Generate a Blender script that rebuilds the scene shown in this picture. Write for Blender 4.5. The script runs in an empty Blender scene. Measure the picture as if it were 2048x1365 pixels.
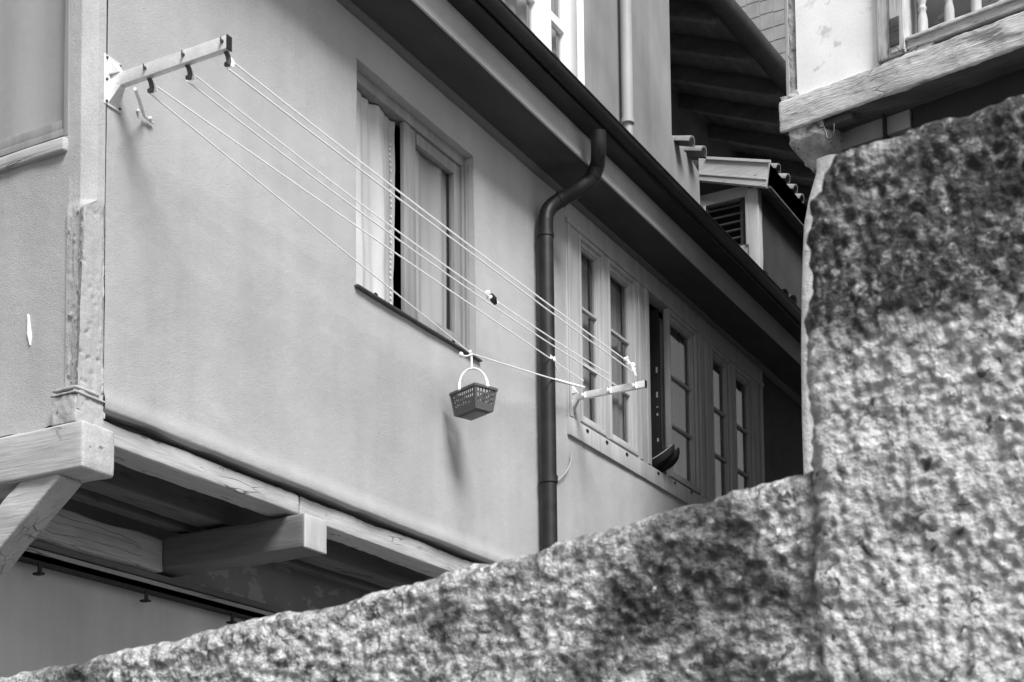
import bpy, bmesh, math, random
import numpy as np
from mathutils import Vector, Matrix, noise

# ------------------------------------------------------------------ camera, world, sun, exposure
SC = bpy.context.scene
COL = SC.collection
F_PX, PITCH, ROLL, YAW, PY, DWALL = 3180., .080, -.0115, .501, 1595., 5.25
_cy, _sy, _cp, _sp = math.cos(YAW), math.sin(YAW), math.cos(PITCH), math.sin(PITCH)
FW = np.array([_cy*_cp, _sy*_cp, _sp]); RT = np.array([_sy, -_cy, 0.]); UP = np.cross(RT, FW)
R2 = math.cos(ROLL)*RT + math.sin(ROLL)*UP
U2 = -math.sin(ROLL)*RT + math.cos(ROLL)*UP
CAM = np.array([-5.388, -DWALL, 1.6])

cam_d = bpy.data.cameras.new('camera'); cam = bpy.data.objects.new('camera', cam_d); COL.objects.link(cam)
cam.matrix_world = Matrix(((R2[0], U2[0], -FW[0], CAM[0]), (R2[1], U2[1], -FW[1], CAM[1]), (R2[2], U2[2], -FW[2], CAM[2]), (0, 0, 0, 1)))
cam_d.sensor_width = 36; cam_d.lens = F_PX/2048*36
cam_d.shift_y = (PY-682.5)/2048
cam_d.clip_end = 500; cam_d.clip_start = .05
cam_d.dof.use_dof = True; cam_d.dof.focus_distance = 11.0; cam_d.dof.aperture_fstop = 11.0
SC.camera = cam

SUN_DIR = Vector((.68, 1., -1.42)).normalized()      # the way the light travels
world = bpy.data.worlds.new('World'); SC.world = world; world.use_nodes = True
nt = world.node_tree; nt.nodes.clear()
wo = nt.nodes.new('ShaderNodeOutputWorld'); bg = nt.nodes.new('ShaderNodeBackground'); bw = nt.nodes.new('ShaderNodeRGBToBW')
sky = nt.nodes.new('ShaderNodeTexSky'); sky.sky_type = 'NISHITA'; sky.sun_disc = False
sky.sun_elevation = math.asin(-SUN_DIR.z); sky.sun_rotation = math.atan2(-SUN_DIR.x, -SUN_DIR.y)
nt.links.new(sky.outputs[0], bw.inputs[0]); nt.links.new(bw.outputs[0], bg.inputs[0]); nt.links.new(bg.outputs[0], wo.inputs[0])
bg.inputs[1].default_value = .06
sun_d = bpy.data.lights.new('sun', 'SUN'); sun_d.energy = 2.2; sun_d.angle = math.radians(22)
sun = bpy.data.objects.new('sun', sun_d); COL.objects.link(sun); sun.location = (-8, -10, 20)
sun.rotation_euler = SUN_DIR.to_track_quat('-Z', 'Y').to_euler()
SC.view_settings.view_transform = 'Standard'; SC.view_settings.look = 'None'
SC.view_settings.gamma = 1; SC.view_settings.exposure = 1.4
SC.render.engine = 'CYCLES'; SC.cycles.max_bounces = 6

# ------------------------------------------------------------------ geometry helpers
def ray(u, v): return FW + R2*(u-1024)/F_PX - U2*(v-PY)/F_PX
def at(u, v, ax, val):
    r = ray(u, v); k = 'xyz'.index(ax); return Vector(CAM + r*(val-CAM[k])/r[k])
def atp(u, v, P, n):
    r = Vector(ray(u, v)); c = Vector(CAM); return c + r*((P-c).dot(n)/r.dot(n))

def lin(a, b, step, brk=()):
    pts = sorted(set([round(a, 5), round(b, 5)] + [round(q, 5) for q in brk if a < q < b])); out = []
    for i in range(len(pts)-1):
        n = max(1, int(math.ceil((pts[i+1]-pts[i])/step)))
        out += [pts[i] + (pts[i+1]-pts[i])*k/n for k in range(n)]
    return out + [pts[-1]]

def fbm(p, o=3):
    s = 0; a = 1.; q = Vector(p)
    for _ in range(o): s += a*noise.noise(q); q = q*2.07 + Vector((3.1, 7.7, 1.3)); a *= .5
    return s

class M:
    def __init__(s): s.v = []; s.f = []
    def add(s, vs, fs, mat=None):
        o = len(s.v); s.v += [tuple(mat @ Vector(q)) if mat else tuple(q) for q in vs]
        s.f += [tuple(i+o for i in f) for f in fs]; return s
    def box(s, a, b, mat=None):
        x0, x1 = sorted((a[0], b[0])); y0, y1 = sorted((a[1], b[1])); z0, z1 = sorted((a[2], b[2]))
        return s.add([(x0,y0,z0),(x1,y0,z0),(x1,y1,z0),(x0,y1,z0),(x0,y0,z1),(x1,y0,z1),(x1,y1,z1),(x0,y1,z1)],
              [(0,3,2,1),(4,5,6,7),(0,1,5,4),(1,2,6,5),(2,3,7,6),(3,0,4,7)], mat)
    def rbox(s, a, b, r=.006, res=.05, amp=0., freq=6., seed=0., mat=None, fine=0., ffreq=60.):
        """a box with rounded, hand-worn edges and uneven faces"""
        lo = [min(a[k], b[k]) for k in range(3)]; hi = [max(a[k], b[k]) for k in range(3)]
        r = min(r, *[(hi[k]-lo[k])*.45 for k in range(3)])
        g = [lin(lo[k], hi[k], res, (lo[k]+r*.5, lo[k]+r, hi[k]-r*.5, hi[k]-r)) for k in range(3)]
        vid = {}; vs = []; fs = []
        def vert(i):
            if i in vid: return vid[i]
            p = Vector([g[k][i[k]] for k in range(3)])
            q = Vector([min(max(p[k], lo[k]+r), hi[k]-r) for k in range(3)]); d = p-q
            n = d.normalized() if d.length > 1e-9 else Vector((0,0,1))
            p = q + n*r
            if amp: p += n*amp*fbm((p+Vector((seed, seed*2, 0)))*freq, 2)
            if fine: p += n*fine*fbm((p+Vector((seed, seed*2, 5)))*ffreq, 2)
            vid[i] = len(vs); vs.append(mat @ p if mat else p); return vid[i]
        n = [len(q)-1 for q in g]
        for k in range(3):
            a1, a2 = (k+1) % 3, (k+2) % 3
            for side in (0, n[k]):
                for i in range(n[a1]):
                    for j in range(n[a2]):
                        q = []
                        for (di, dj) in ((0,0),(1,0),(1,1),(0,1)):
                            t = [0,0,0]; t[k] = side; t[a1] = i+di; t[a2] = j+dj; q.append(vert(tuple(t)))
                        fs.append(tuple(q if side else q[::-1]))
        o = len(s.v); s.v += [tuple(p) for p in vs]; s.f += [tuple(i+o for i in f) for f in fs]; return s
    def prism(s, prof, x0, x1, mat=None, closed=True, step=None, amp=0.):
        """profile of (y, z) points swept along x"""
        xs = lin(x0, x1, step or 99); n = len(prof); vs = []; fs = []
        for x in xs:
            w = amp*noise.noise(Vector((x*1.3, 3.3, 0))) if amp else 0
            vs += [(x, y, z+w) for y, z in prof]
        m = n if closed else n-1
        for i in range(len(xs)-1):
            for j in range(m):
                a = i*n+j; b = i*n+(j+1) % n
                fs.append((a, b, b+n, a+n))
        if closed: fs.append(tuple(range(n))[::-1]); fs.append(tuple((len(xs)-1)*n+j for j in range(n)))
        return s.add(vs, fs, mat)
    def tube(s, path, r, seg=12, cap=True, mat=None):
        P = [Vector(p) for p in path]; rs = r if isinstance(r, (list, tuple)) else [r]*len(P)
        vs = []; fs = []; prev = None
        for i, p in enumerate(P):
            t = (P[min(i+1, len(P)-1)] - P[max(i-1, 0)]).normalized()
            if prev is None: a = t.orthogonal().normalized()
            else: a = (prev - t*prev.dot(t)).normalized()
            prev = a; b = t.cross(a)
            for k in range(seg):
                w = 2*math.pi*k/seg; vs.append(p + (a*math.cos(w) + b*math.sin(w))*rs[i])
        for i in range(len(P)-1):
            for k in range(seg):
                q = (k+1) % seg; fs.append((i*seg+k, i*seg+q, (i+1)*seg+q, (i+1)*seg+k))
        if cap: fs.append(tuple(range(seg))[::-1]); fs.append(tuple((len(P)-1)*seg+k for k in range(seg)))
        return s.add(vs, fs, mat)
    def lathe(s, prof, c, seg=20, mat=None):
        vs = []; fs = []; n = len(prof)
        for r, z in prof:
            for k in range(seg): w = 2*math.pi*k/seg; vs.append((c[0]+r*math.cos(w), c[1]+r*math.sin(w), c[2]+z))
        for i in range(n-1):
            for k in range(seg): q = (k+1) % seg; fs.append((i*seg+k, i*seg+q, (i+1)*seg+q, (i+1)*seg+k))
        fs.append(tuple(range(seg))[::-1]); fs.append(tuple((n-1)*seg+k for k in range(seg)))
        return s.add(vs, fs, mat)
    def ball(s, c, r, amp=0., seed=0.):
        vs = []; fs = []; n, m = 8, 10
        sx = r if isinstance(r, tuple) else (r, r, r)
        for i in range(n+1):
            for j in range(m):
                t = math.pi*i/n; w = 2*math.pi*j/m; d = Vector((math.sin(t)*math.cos(w), math.sin(t)*math.sin(w), math.cos(t)))
                k = 1+amp*noise.noise(d*2.5+Vector((seed, seed, 0)))
                vs.append((c[0]+d.x*sx[0]*k, c[1]+d.y*sx[1]*k, c[2]+d.z*sx[2]*k))
        for i in range(n):
            for j in range(m): q = (j+1) % m; fs.append((i*m+j, (i+1)*m+j, (i+1)*m+q, i*m+q))
        return s.add(vs, fs)
    def sheet(s, us, vs_, fn, flip=False):
        vs = [tuple(fn(u, v)) for v in vs_ for u in us]; n = len(us); fs = []
        for j in range(len(vs_)-1):
            for i in range(n-1):
                q = (j*n+i, j*n+i+1, (j+1)*n+i+1, (j+1)*n+i); fs.append(q[::-1] if flip else q)
        return s.add(vs, fs)
    def build(s, name, mt, parent=None, label=None, smooth=False, bevel=0., cat=None, group=None, kind=None, angle=35):
        me = bpy.data.meshes.new(name)
        off = Vector((0,0,0)); p = parent
        while p is not None: off += p.location; p = p.parent
        me.from_pydata([tuple(Vector(q)-off) for q in s.v], [], s.f)
        bm = bmesh.new(); bm.from_mesh(me); bmesh.ops.remove_doubles(bm, verts=bm.verts, dist=1e-5)
        bmesh.ops.recalc_face_normals(bm, faces=bm.faces); bm.to_mesh(me); bm.free()
        me.materials.append(mt)
        o = bpy.data.objects.new(name, me); COL.objects.link(o); o.parent = parent
        if smooth:
            for pl in me.polygons: pl.use_smooth = True
            me.set_sharp_from_angle(angle=math.radians(angle))
        if bevel:
            b = o.modifiers.new('bevel', 'BEVEL'); b.width = bevel; b.segments = 2; b.limit_method = 'ANGLE'
        tag(o, label, cat, group, kind); return o

def tag(o, label=None, cat=None, group=None, kind=None):
    for k, v in (('label', label), ('category', cat), ('group', group), ('kind', kind)):
        if v: o[k] = v
    return o
def thing(name, label, cat, loc=(0,0,0), group=None):
    o = bpy.data.objects.new(name, None); o.empty_display_size = .1; COL.objects.link(o); o.location = loc
    return tag(o, label, cat, group)

# ------------------------------------------------------------------ materials (a black-and-white world: every colour is a grey)
def mat(name, base, rough=.8, var=.12, vscale=(1.2,1.2,1.2), fine=.05, fscale=(40,40,40), bump=.25, bscale=(90,90,90), bdist=.004,
        metal=0., spots=None, cracks=None, streak=0., spec=.3, big=0.):
    m = bpy.data.materials.new(name); m.use_nodes = True; t = m.node_tree; N = t.nodes; L = t.links
    b = N['Principled BSDF']; b.inputs['Roughness'].default_value = rough; b.inputs['Metallic'].default_value = metal
    b.inputs['Specular IOR Level'].default_value = spec
    tc = N.new('ShaderNodeTexCoord')
    def mp(sc):
        q = N.new('ShaderNodeMapping'); q.inputs['Scale'].default_value = sc; L.new(tc.outputs['Object'], q.inputs['Vector']); return q.outputs[0]
    def nz(sc, det=4., rg=.55):
        q = N.new('ShaderNodeTexNoise'); q.inputs['Scale'].default_value = 1; q.inputs['Detail'].default_value = det; q.inputs['Roughness'].default_value = rg
        L.new(mp(sc), q.inputs['Vector']); return q.outputs['Fac']
    def rng(x, a, bb, c, d, smooth=False):
        q = N.new('ShaderNodeMapRange'); q.inputs[1].default_value = a; q.inputs[2].default_value = bb; q.inputs[3].default_value = c; q.inputs[4].default_value = d
        if smooth: q.interpolation_type = 'SMOOTHSTEP'
        L.new(x, q.inputs[0]); return q.outputs[0]
    def mul(x, y):
        q = N.new('ShaderNodeMath'); q.operation = 'MULTIPLY'; L.new(x, q.inputs[0])
        if isinstance(y, (int, float)): q.inputs[1].default_value = y
        else: L.new(y, q.inputs[1])
        return q.outputs[0]
    def add(x, y):
        q = N.new('ShaderNodeMath'); q.operation = 'ADD'; L.new(x, q.inputs[0]); L.new(y, q.inputs[1]); return q.outputs[0]
    col = rng(nz(vscale), .3, .7, base*(1-var), base*(1+var))
    if fine: col = mul(col, rng(nz(fscale, 3), .25, .75, 1-fine, 1+fine))
    if streak: col = mul(col, rng(nz((5, 5, .35), 5), .35, .7, 1-streak, 1+streak*.4))
    h = nz(bscale, 5, .6)
    for sp in (spots or []):         # (scale, lo, hi, value)  real stains / patches
        k = rng(nz(sp[0], 5, .6), sp[1], sp[2], 0, 1, True)
        q = N.new('ShaderNodeMix'); q.data_type = 'FLOAT'; L.new(k, q.inputs[0]); L.new(col, q.inputs[2]); q.inputs[3].default_value = sp[3]
        col = q.outputs[0]
    if cracks:                        # (scale, width, value)
        v = N.new('ShaderNodeTexVoronoi'); v.feature = 'DISTANCE_TO_EDGE'; v.inputs['Scale'].default_value = 1
        w = N.new('ShaderNodeVectorMath'); w.operation = 'ADD'
        nn = N.new('ShaderNodeTexNoise'); nn.inputs['Scale'].default_value = 3; L.new(mp(cracks[0]), w.inputs[0])
        L.new(tc.outputs['Object'], nn.inputs['Vector']); L.new(nn.outputs['Color'], w.inputs[1]); L.new(w.outputs[0], v.inputs['Vector'])
        k = rng(v.outputs['Distance'], 0, cracks[1], 1, 0)
        k = mul(k, rng(nz((1.7,1.7,1.7), 2), .5, .6, 0, 1))
        q = N.new('ShaderNodeMix'); q.data_type = 'FLOAT'; L.new(k, q.inputs[0]); L.new(col, q.inputs[2]); q.inputs[3].default_value = cracks[2]
        col = q.outputs[0]; h = add(h, mul(k, -.6))
    if big: h = add(h, mul(nz((14,14,14), 4), big))
    L.new(col, b.inputs['Base Color'])
    if bump:
        q = N.new('ShaderNodeBump'); q.inputs['Strength'].default_value = bump; q.inputs['Distance'].default_value = bdist
        L.new(h, q.inputs['Height']); L.new(q.outputs[0], b.inputs['Normal'])
    return m

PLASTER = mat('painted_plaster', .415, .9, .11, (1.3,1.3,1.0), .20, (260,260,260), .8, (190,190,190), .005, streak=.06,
              spots=[((26,26,26), .74, .78, .2), ((1.6,1.6,.9), .58, .80, .33), ((2.2,2.2,5), .60, .80, .48)], big=1.0)
PLASTER_ROUGH = mat('flaking_plaster', .40, .9, .10, (6,6,3), .10, (90,90,90), .5, (90,90,90), .005, spots=[((30,30,12), .66, .72, .12)], big=1.5)
LOWPLASTER = mat('lower_plaster', .32, .9, .12, (1.6,1.6,1.2), .13, (230,230,230), .5, (150,150,150), .003, streak=.1)
OLDPLASTER = mat('flaking_back_plaster', .24, .9, .12, (3,3,3), .08, (90,90,90), .4, (110,110,110), .003, spots=[((5,5,9), .56, .58, .36)])
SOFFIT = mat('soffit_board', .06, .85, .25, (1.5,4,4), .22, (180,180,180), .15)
TRIM = mat('eaves_trim', .15, .85, .1, (3,3,3), .08, (80,80,80), .2)
FASCIA = mat('fascia_paint', .40, .75, .14, (2,3,3), .14, (80,80,80), .12)
TIMBER = mat('painted_timber_lengthwise', .42, .7, .13, (1.5,14,14), .16, (6,90,90), .9, (4,90,90), .003, cracks=((.6,16,16), .03, .09), spots=[((6,22,22), .66, .70, .16)])
TIMBER_Y = mat('painted_timber_crosswise', .42, .7, .13, (14,1.5,14), .16, (90,6,90), .9, (90,4,90), .003, cracks=((16,.7,16), .03, .09), spots=[((22,6,22), .66, .70, .16)])
TIMBER_V = mat('painted_timber_upright', .42, .65, .14, (12,12,1.4), .10, (120,120,5), .5, (140,140,3), .002)
DARKTIMBER_Y = mat('dark_timber_crosswise', .14, .8, .15, (14,1.5,14), .1, (90,6,90), .5, (90,4,90), .004, spots=[((7,2,7), .6, .66, .07)])  # much darker than the painted timber, with darker spots
DARKTIMBER = mat('dark_timber', .13, .8, .25, (1.5,12,12), .12, (6,90,90), .5, (4,90,90), .004, spots=[((2,9,9), .6, .68, .07)])
WINWOOD = mat('window_wood', .25, .6, .2, (12,12,1.2), .14, (140,140,4), .45, (140,140,3), .002)
WINWOOD_H = mat('window_wood_level', .30, .6, .12, (1.2,12,12), .14, (4,140,140), .45, (3,140,140), .002)
WHITEWOOD = mat('white_window_paint', .90, .5, .04, (3,3,3), .03, (60,60,10), .1)
SHADEWALL = mat('shade_toned_wall', .07, .85, .2, (2,2,2), .1, (60,60,60), .3)  # far end of the front wall: the alley's shade darkened into the colour
ZINC = mat('dark_zinc', .022, .48, .4, (3,8,8), .1, (30,30,30), .12, (20,20,20), .003, metal=.35, spec=.5)
PALEZINC = mat('pale_pipe', .36, .5, .1, (4,4,2), .05, (60,60,60), .1)
GALV = mat('galvanised_steel', .74, .42, .12, (14,14,14), .1, (60,60,60), .12, (50,50,50), .002, metal=.3, spec=.6)
STEELDARK = mat('tarnished_steel', .10, .45, .2, (20,20,20), .1, (60,60,60), .1, metal=.6)
BLACKCAP = mat('black_plastic', .02, .5, .1, bump=0)
IRON = mat('black_iron', .025, .6, .2, (9,9,9), .1, bump=.2)
ROPE = mat('white_cord', .88, .7, .02, fine=.03, bump=0)
PLASTIC = mat('grey_plastic', .085, .42, .04, fine=.02, bump=0, spec=.5)
HANDLE = mat('white_plastic', .85, .4, .02, fine=.02, bump=0)
CURTAIN = mat('white_net_curtain', .46, .9, .10, (9,9,1), .10, (160,160,160), .25, (300,300,300), .001)
CURTAIN_G = mat('grey_curtain', .5, .9, .06, (8,8,.8), .05, (160,160,160), .15, (300,300,300), .001)
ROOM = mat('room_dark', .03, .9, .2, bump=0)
ROOM_BACK = mat('rough_backing', .2, .9, .2, bump=0)
SHOE = mat('dark_rubber', .02, .6, .1, bump=.1)
INSOLE = mat('pale_insole', .5, .8, .05, bump=.1)
TILE = mat('clay_tile', .22, .85, .25, (7,7,7), .15, (60,60,60), .5, (50,50,50), .004)
SLATE = mat('pale_wall_tile', .30, .8, .14, (3,3,3), .08, (50,50,50), .4, (60,60,60), .004, streak=.1)
WHITEWALL = mat('white_limewash', .88, .85, .05, (2.5,2.5,2.5), .05, (70,70,70), .35, (80,80,80), .003, spots=[((4.2,4.2,5.2), .60, .70, .60), ((9,9,9), .68, .72, .5)], big=.6)
OLDWOOD_H = mat('weathered_beam', .50, .8, .25, (5,1.6,9), .3, (90,9,120), 1., (70,7,90), .006,
                spots=[((5,2.2,12), .57, .68, .2), ((9,9,9), .70, .74, .12)], cracks=((8,.9,16), .035, .04))
OLDWOOD_V = mat('weathered_post', .48, .8, .2, (9,9,2), .16, (70,70,6), .9, (60,60,4), .008, spots=[((9,9,3), .62, .7, .3)], cracks=((12,12,1.2), .02, .07))
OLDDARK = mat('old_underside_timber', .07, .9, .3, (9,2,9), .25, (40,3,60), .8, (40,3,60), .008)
MASONRY = mat('weathered_stone', .38, .9, .3, (7,7,7), .2, (40,40,40), .9, (35,35,35), .012, spots=[((11,11,11), .56, .66, .1)])
LIMEWALL = mat('pitted_lime_render', .60, .9, .12, (5,5,5), .1, (60,60,60), .8, (45,45,45), .008, spots=[((14,14,14), .62, .72, .28)], big=1.2)
COBBLE = mat('street_stone', .10, .9, .3, (3,3,3), .2, (20,20,20), .5)
ROOFT = mat('roof_clay', .2, .9, .3, (5,5,5), .15, (30,30,30), .5)

def glass_mat():
    m = bpy.data.materials.new('window_glass'); m.use_nodes = True; t = m.node_tree; N = t.nodes; L = t.links
    N.clear(); o = N.new('ShaderNodeOutputMaterial'); mx = N.new('ShaderNodeMixShader'); g = N.new('ShaderNodeBsdfGlossy'); tr = N.new('ShaderNodeBsdfTransparent')
    lw = N.new('ShaderNodeLayerWeight'); lw.inputs[0].default_value = .5
    pw = N.new('ShaderNodeMath'); pw.operation = 'POWER'; pw.inputs[1].default_value = 4.; L.new(lw.outputs['Facing'], pw.inputs[0])
    fr = N.new('ShaderNodeMath'); fr.operation = 'MULTIPLY_ADD'; fr.inputs[1].default_value = .85; fr.inputs[2].default_value = .05; L.new(pw.outputs[0], fr.inputs[0]); g.inputs['Roughness'].default_value = .03
    tr.inputs[0].default_value = (.86, .86, .86, 1); g.inputs[0].default_value = (.9, .9, .9, 1)
    nz = N.new('ShaderNodeTexNoise'); nz.inputs['Scale'].default_value = 6; tc = N.new('ShaderNodeTexCoord'); bp = N.new('ShaderNodeBump')
    bp.inputs['Strength'].default_value = .06; bp.inputs['Distance'].default_value = .01
    L.new(tc.outputs['Object'], nz.inputs['Vector']); L.new(nz.outputs['Fac'], bp.inputs['Height']); L.new(bp.outputs[0], g.inputs['Normal'])
    L.new(fr.outputs[0], mx.inputs[0]); L.new(tr.outputs[0], mx.inputs[1]); L.new(g.outputs[0], mx.inputs[2]); L.new(mx.outputs[0], o.inputs[0])
    return m
GLASS = glass_mat()

# stone of the wall in front: coarse pale render, lichen and grime in patches
def stone_mat(name, lo, dark_at, topz, sidey=(0, 1, 0)):
    m = bpy.data.materials.new(name); m.use_nodes = True; t = m.node_tree; N = t.nodes; L = t.links
    b = N['Principled BSDF']; b.inputs['Roughness'].default_value = .95; b.inputs['Specular IOR Level'].default_value = .15
    tc = N.new('ShaderNodeTexCoord')
    def nz(s, det, rg=.6, dist=0.):
        q = N.new('ShaderNodeTexNoise'); q.inputs['Scale'].default_value = s; q.inputs['Detail'].default_value = det; q.inputs['Roughness'].default_value = rg
        q.inputs['Distortion'].default_value = dist; L.new(tc.outputs['Object'], q.inputs['Vector']); return q.outputs['Fac']
    def rng(x, a, bb, c, d):
        q = N.new('ShaderNodeMapRange'); q.interpolation_type = 'SMOOTHSTEP'
        for i, z in enumerate((a, bb, c, d)): q.inputs[i+1].default_value = z
        L.new(x, q.inputs[0]); return q.outputs[0]
    def mth(op, x, y):
        q = N.new('ShaderNodeMath'); q.operation = op; L.new(x, q.inputs[0])
        if isinstance(y, (int, float)): q.inputs[1].default_value = y
        else: L.new(y, q.inputs[1])
        return q.outputs[0]
    def mix(f, a, c):
        q = N.new('ShaderNodeMix'); q.data_type = 'FLOAT'; L.new(f, q.inputs[0])
        for i, z in ((2, a), (3, c)):
            if isinstance(z, (int, float)): q.inputs[i].default_value = z
            else: L.new(z, q.inputs[i])
        return q.outputs[0]
    col = rng(nz(40, 6, .72, .5), .38, .60, lo, .60)
    col = mix(rng(nz(70, 2), .64, .70, 0, 1), col, .74)                      # pale grains
    sp = N.new('ShaderNodeSeparateXYZ'); L.new(tc.outputs['Object'], sp.inputs[0])
    p0 = mth('ADD', nz(3.0, 6, .66, .3), rng(sp.outputs['Z'], topz[0], topz[1], 0, topz[2]))   # lichen grows thickest along the top
    p0 = mth('ADD', p0, rng(sp.outputs['Y'], sidey[0], sidey[1], 0, sidey[2]*1.1))
    patch = rng(p0, dark_at-.02, dark_at+.13, 0, 1)
    grains = rng(nz(40, 5, .68, .5), .36, .50, .25, 1)
    col = mix(mth('MULTIPLY', patch, grains), col, .055)
    col = mix(rng(nz(33, 4, .6, .9), .60, .66, 0, 1), col, .11)              # small dark pits
    L.new(col, b.inputs['Base Color'])
    bp = N.new('ShaderNodeBump'); bp.inputs['Strength'].default_value = .9; bp.inputs['Distance'].default_value = .02
    h = mth('ADD', nz(70, 5), mth('MULTIPLY', nz(30, 4), 1.2)); L.new(h, bp.inputs['Height']); L.new(bp.outputs[0], b.inputs['Normal'])
    return m
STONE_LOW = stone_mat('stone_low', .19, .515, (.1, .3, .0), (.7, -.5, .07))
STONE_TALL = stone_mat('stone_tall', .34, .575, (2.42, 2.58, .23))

# ------------------------------------------------------------------ ground
g = M(); g.sheet([-60, 60], [-60, 60], lambda u, v: (u, v, 0)); g.build('street_ground', COBBLE, kind='structure')

# ------------------------------------------------------------------ the plastered house
ZS = 7.165        # height of the soffit
ZB = 4.065        # lower edge of the render
XE = 13.0
H = thing('plaster_house', 'pale plastered jettied house with a dark gutter and a row of timber windows', 'house', (0, 0, 0))

# front wall: window opening and window band left open, wavy trowelled face
WX0, WX1, WZ0, WZ1 = 2.325, 3.757, 5.435, 6.868
BX0, BZ0 = 5.135, 5.285; BX1 = 9.52
def wall_y(x, z):
    return .010*fbm((x*.8, 5., z*.8), 2) + .0035*fbm((x*5, 1., z*4), 3)
xs = lin(.19, BX1, .045, (WX0, WX1, BX0)); zs = lin(ZB, ZS, .045, (WZ0, WZ1, BZ0, ZB+.012, ZB+.024, ZB+.036, ZB+.05, ZB+.075, ZB+.1))
m = M(); nx = len(xs); vs = []; fs = []
for z in zs:
    for x in xs:
        y = wall_y(x, z); zz = z
        if z <= ZB+1e-4: zz = z + .012*fbm((x*3, 0, 9), 3); 
        k = max(0, 1-(z-ZB)/.10); y -= .018*k*(1-k)*2+.004*k
        vs.append((x, y if (z > ZB+1e-4) else y+.018, zz))
for j in range(len(zs)-1):
    for i in range(nx-1):
        xc = (xs[i]+xs[i+1])/2; zc = (zs[j]+zs[j+1])/2
        if WX0 < xc < WX1 and WZ0 < zc < WZ1: continue
        if xc > BX0 and zc > BZ0: continue
        fs.append((j*nx+i, j*nx+i+1, (j+1)*nx+i+1, (j+1)*nx+i))
m.add(vs, fs)
# underside lip of the render, and the window reveals
m.sheet(xs, [0, 1], lambda x, t: (x, wall_y(x, ZB)+.018 + t*.12, ZB+.012*fbm((x*3, 0, 9), 3)+t*.02))
def rev(p, q, d):   # reveal strip between two wall points, going inwards
    L_ = [(x, p[2]) for x in xs if p[0]-1e-4 <= x <= q[0]+1e-4] if p[2] == q[2] else [(p[0], z) for z in zs if p[2]-1e-4 <= z <= q[2]+1e-4]
    m.sheet(L_, [0, .08, .5, 1], lambda a, w: (a[0], wall_y(*a)*(1-w) + d*w, a[1]))
rev((WX1, 0, WZ0), (WX1, 0, WZ1), .16); rev((WX0, 0, WZ0), (WX0, 0, WZ1), .16); rev((WX0, 0, WZ1), (WX1, 0, WZ1), .16); rev((WX0, 0, WZ0), (WX1, 0, WZ0), .16)
m.build('front_wall', PLASTER, H, smooth=True, angle=80)
m = M(); m.box((BX1, .03, 0), (XE, .25, ZS)); m.build('end_wall', SHADEWALL, H, 'wall beyond the last window, its shade put into a dark colour')
# left face
LX = .08
def left_p(y, z):
    b = .03*max(0, 1-(z-ZB+.05)/.5)**2
    return (LX - b*.6 + .008*fbm((3, y*2, z*1.2), 3), y, z)
ys = lin(.10, 4.5, .05, (.14, .6, 1.0)); zl = lin(3.985, 8.0, .05, (5.33, 5.42))
m = M(); vs = []; fs = []
for z in zl:
    for y in ys:
        p = left_p(y, z); vs.append((p[0], p[1], z + (.02*fbm((0, y*7, 2), 3) if z < 3.99 else 0)))
n = len(ys)
for j in range(len(zl)-1):
    for i in range(n-1):
        yc = (ys[i]+ys[i+1])/2; zc = (zl[j]+zl[j+1])/2
        if .14 < yc < 1.0 and zc > 5.42: continue
        fs.append((j*n+i, j*n+i+1, (j+1)*n+i+1, (j+1)*n+i))
m.add(vs, fs)
m.build('side_wall', PLASTER, H, smooth=True, angle=50)
m = M(); m.box((-.004+.085, .62, 4.62), (.079, .632, 4.63))
# corner pier: chamfered above, flaked and uneven below
def pier(t, z):
    up = min(1, max(0, (z-5.02)/.06)); n1 = fbm((t*14, z*38, 3), 3); n1 = max(0, n1-.34)*1.6 - .22*fbm((t*22, z*5, 9), 2) - .10*fbm((t*40, z*60, 2), 2) - (1.1*max(0, fbm((z*9, t*2, 4), 3)) if (t > .86 or t < .14) else 0) ; n2 = fbm((t*3, z*2.3, 8), 2)
    rgh = (1-up)*(.0075 + .012*max(0, (4.4-z)/.4)) + up*.0009
    A = [(LX, .135), (LX-.001, .06), (.125, -.004), (.178, -.004), (.196, .012)]      # plan of the upper pier
    Bq = [(LX-.01, .135), (.058, .045), (.040 - .035*max(0, (4.9-z)/.9), -.002), (.172, .006), (.198, .014)]
    k = t*4; i = min(3, int(k)); w = k-i
    P = Vector(A[i]).lerp(Vector(A[i+1]), w)*up + Vector(Bq[i]).lerp(Vector(Bq[i+1]), w)*(1-up)
    ed = min(1, min(t, 1-t)*14) 
    return (P.x - rgh*n1*ed - .002*n2, P.y + rgh*n1*ed*1.2 + (.01*(1-up) if abs(t-.9) < .06 and n2 > .1 else 0), z)
m = M(); m.sheet([i/64 for i in range(65)], lin(4.03, 8.0, .009), pier)
m.build('corner_pier', PLASTER_ROUGH, H, smooth=True, angle=60)
# the timber showing at the foot of the pier
m = M(); m.rbox((.0, .0, 3.965), (.19, .15, 4.10), .004, .012, .004, 14, 3, fine=.004, ffreq=45); m.build('corner_block', PLASTER_ROUGH, H, smooth=True, angle=60)
m = M(); m.rbox((-.006, -.010, 4.102), (.19, .155, 4.112), .003, .03, .002, 20, 3); m.build('corner_ledge', TIMBER, H, smooth=True); m = M(); m.rbox((.0, -.006, 4.126), (.155, .15, 4.138), .003, .03, .002, 20, 5)
m.build('corner_ledge', TIMBER, H, smooth=True)
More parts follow.
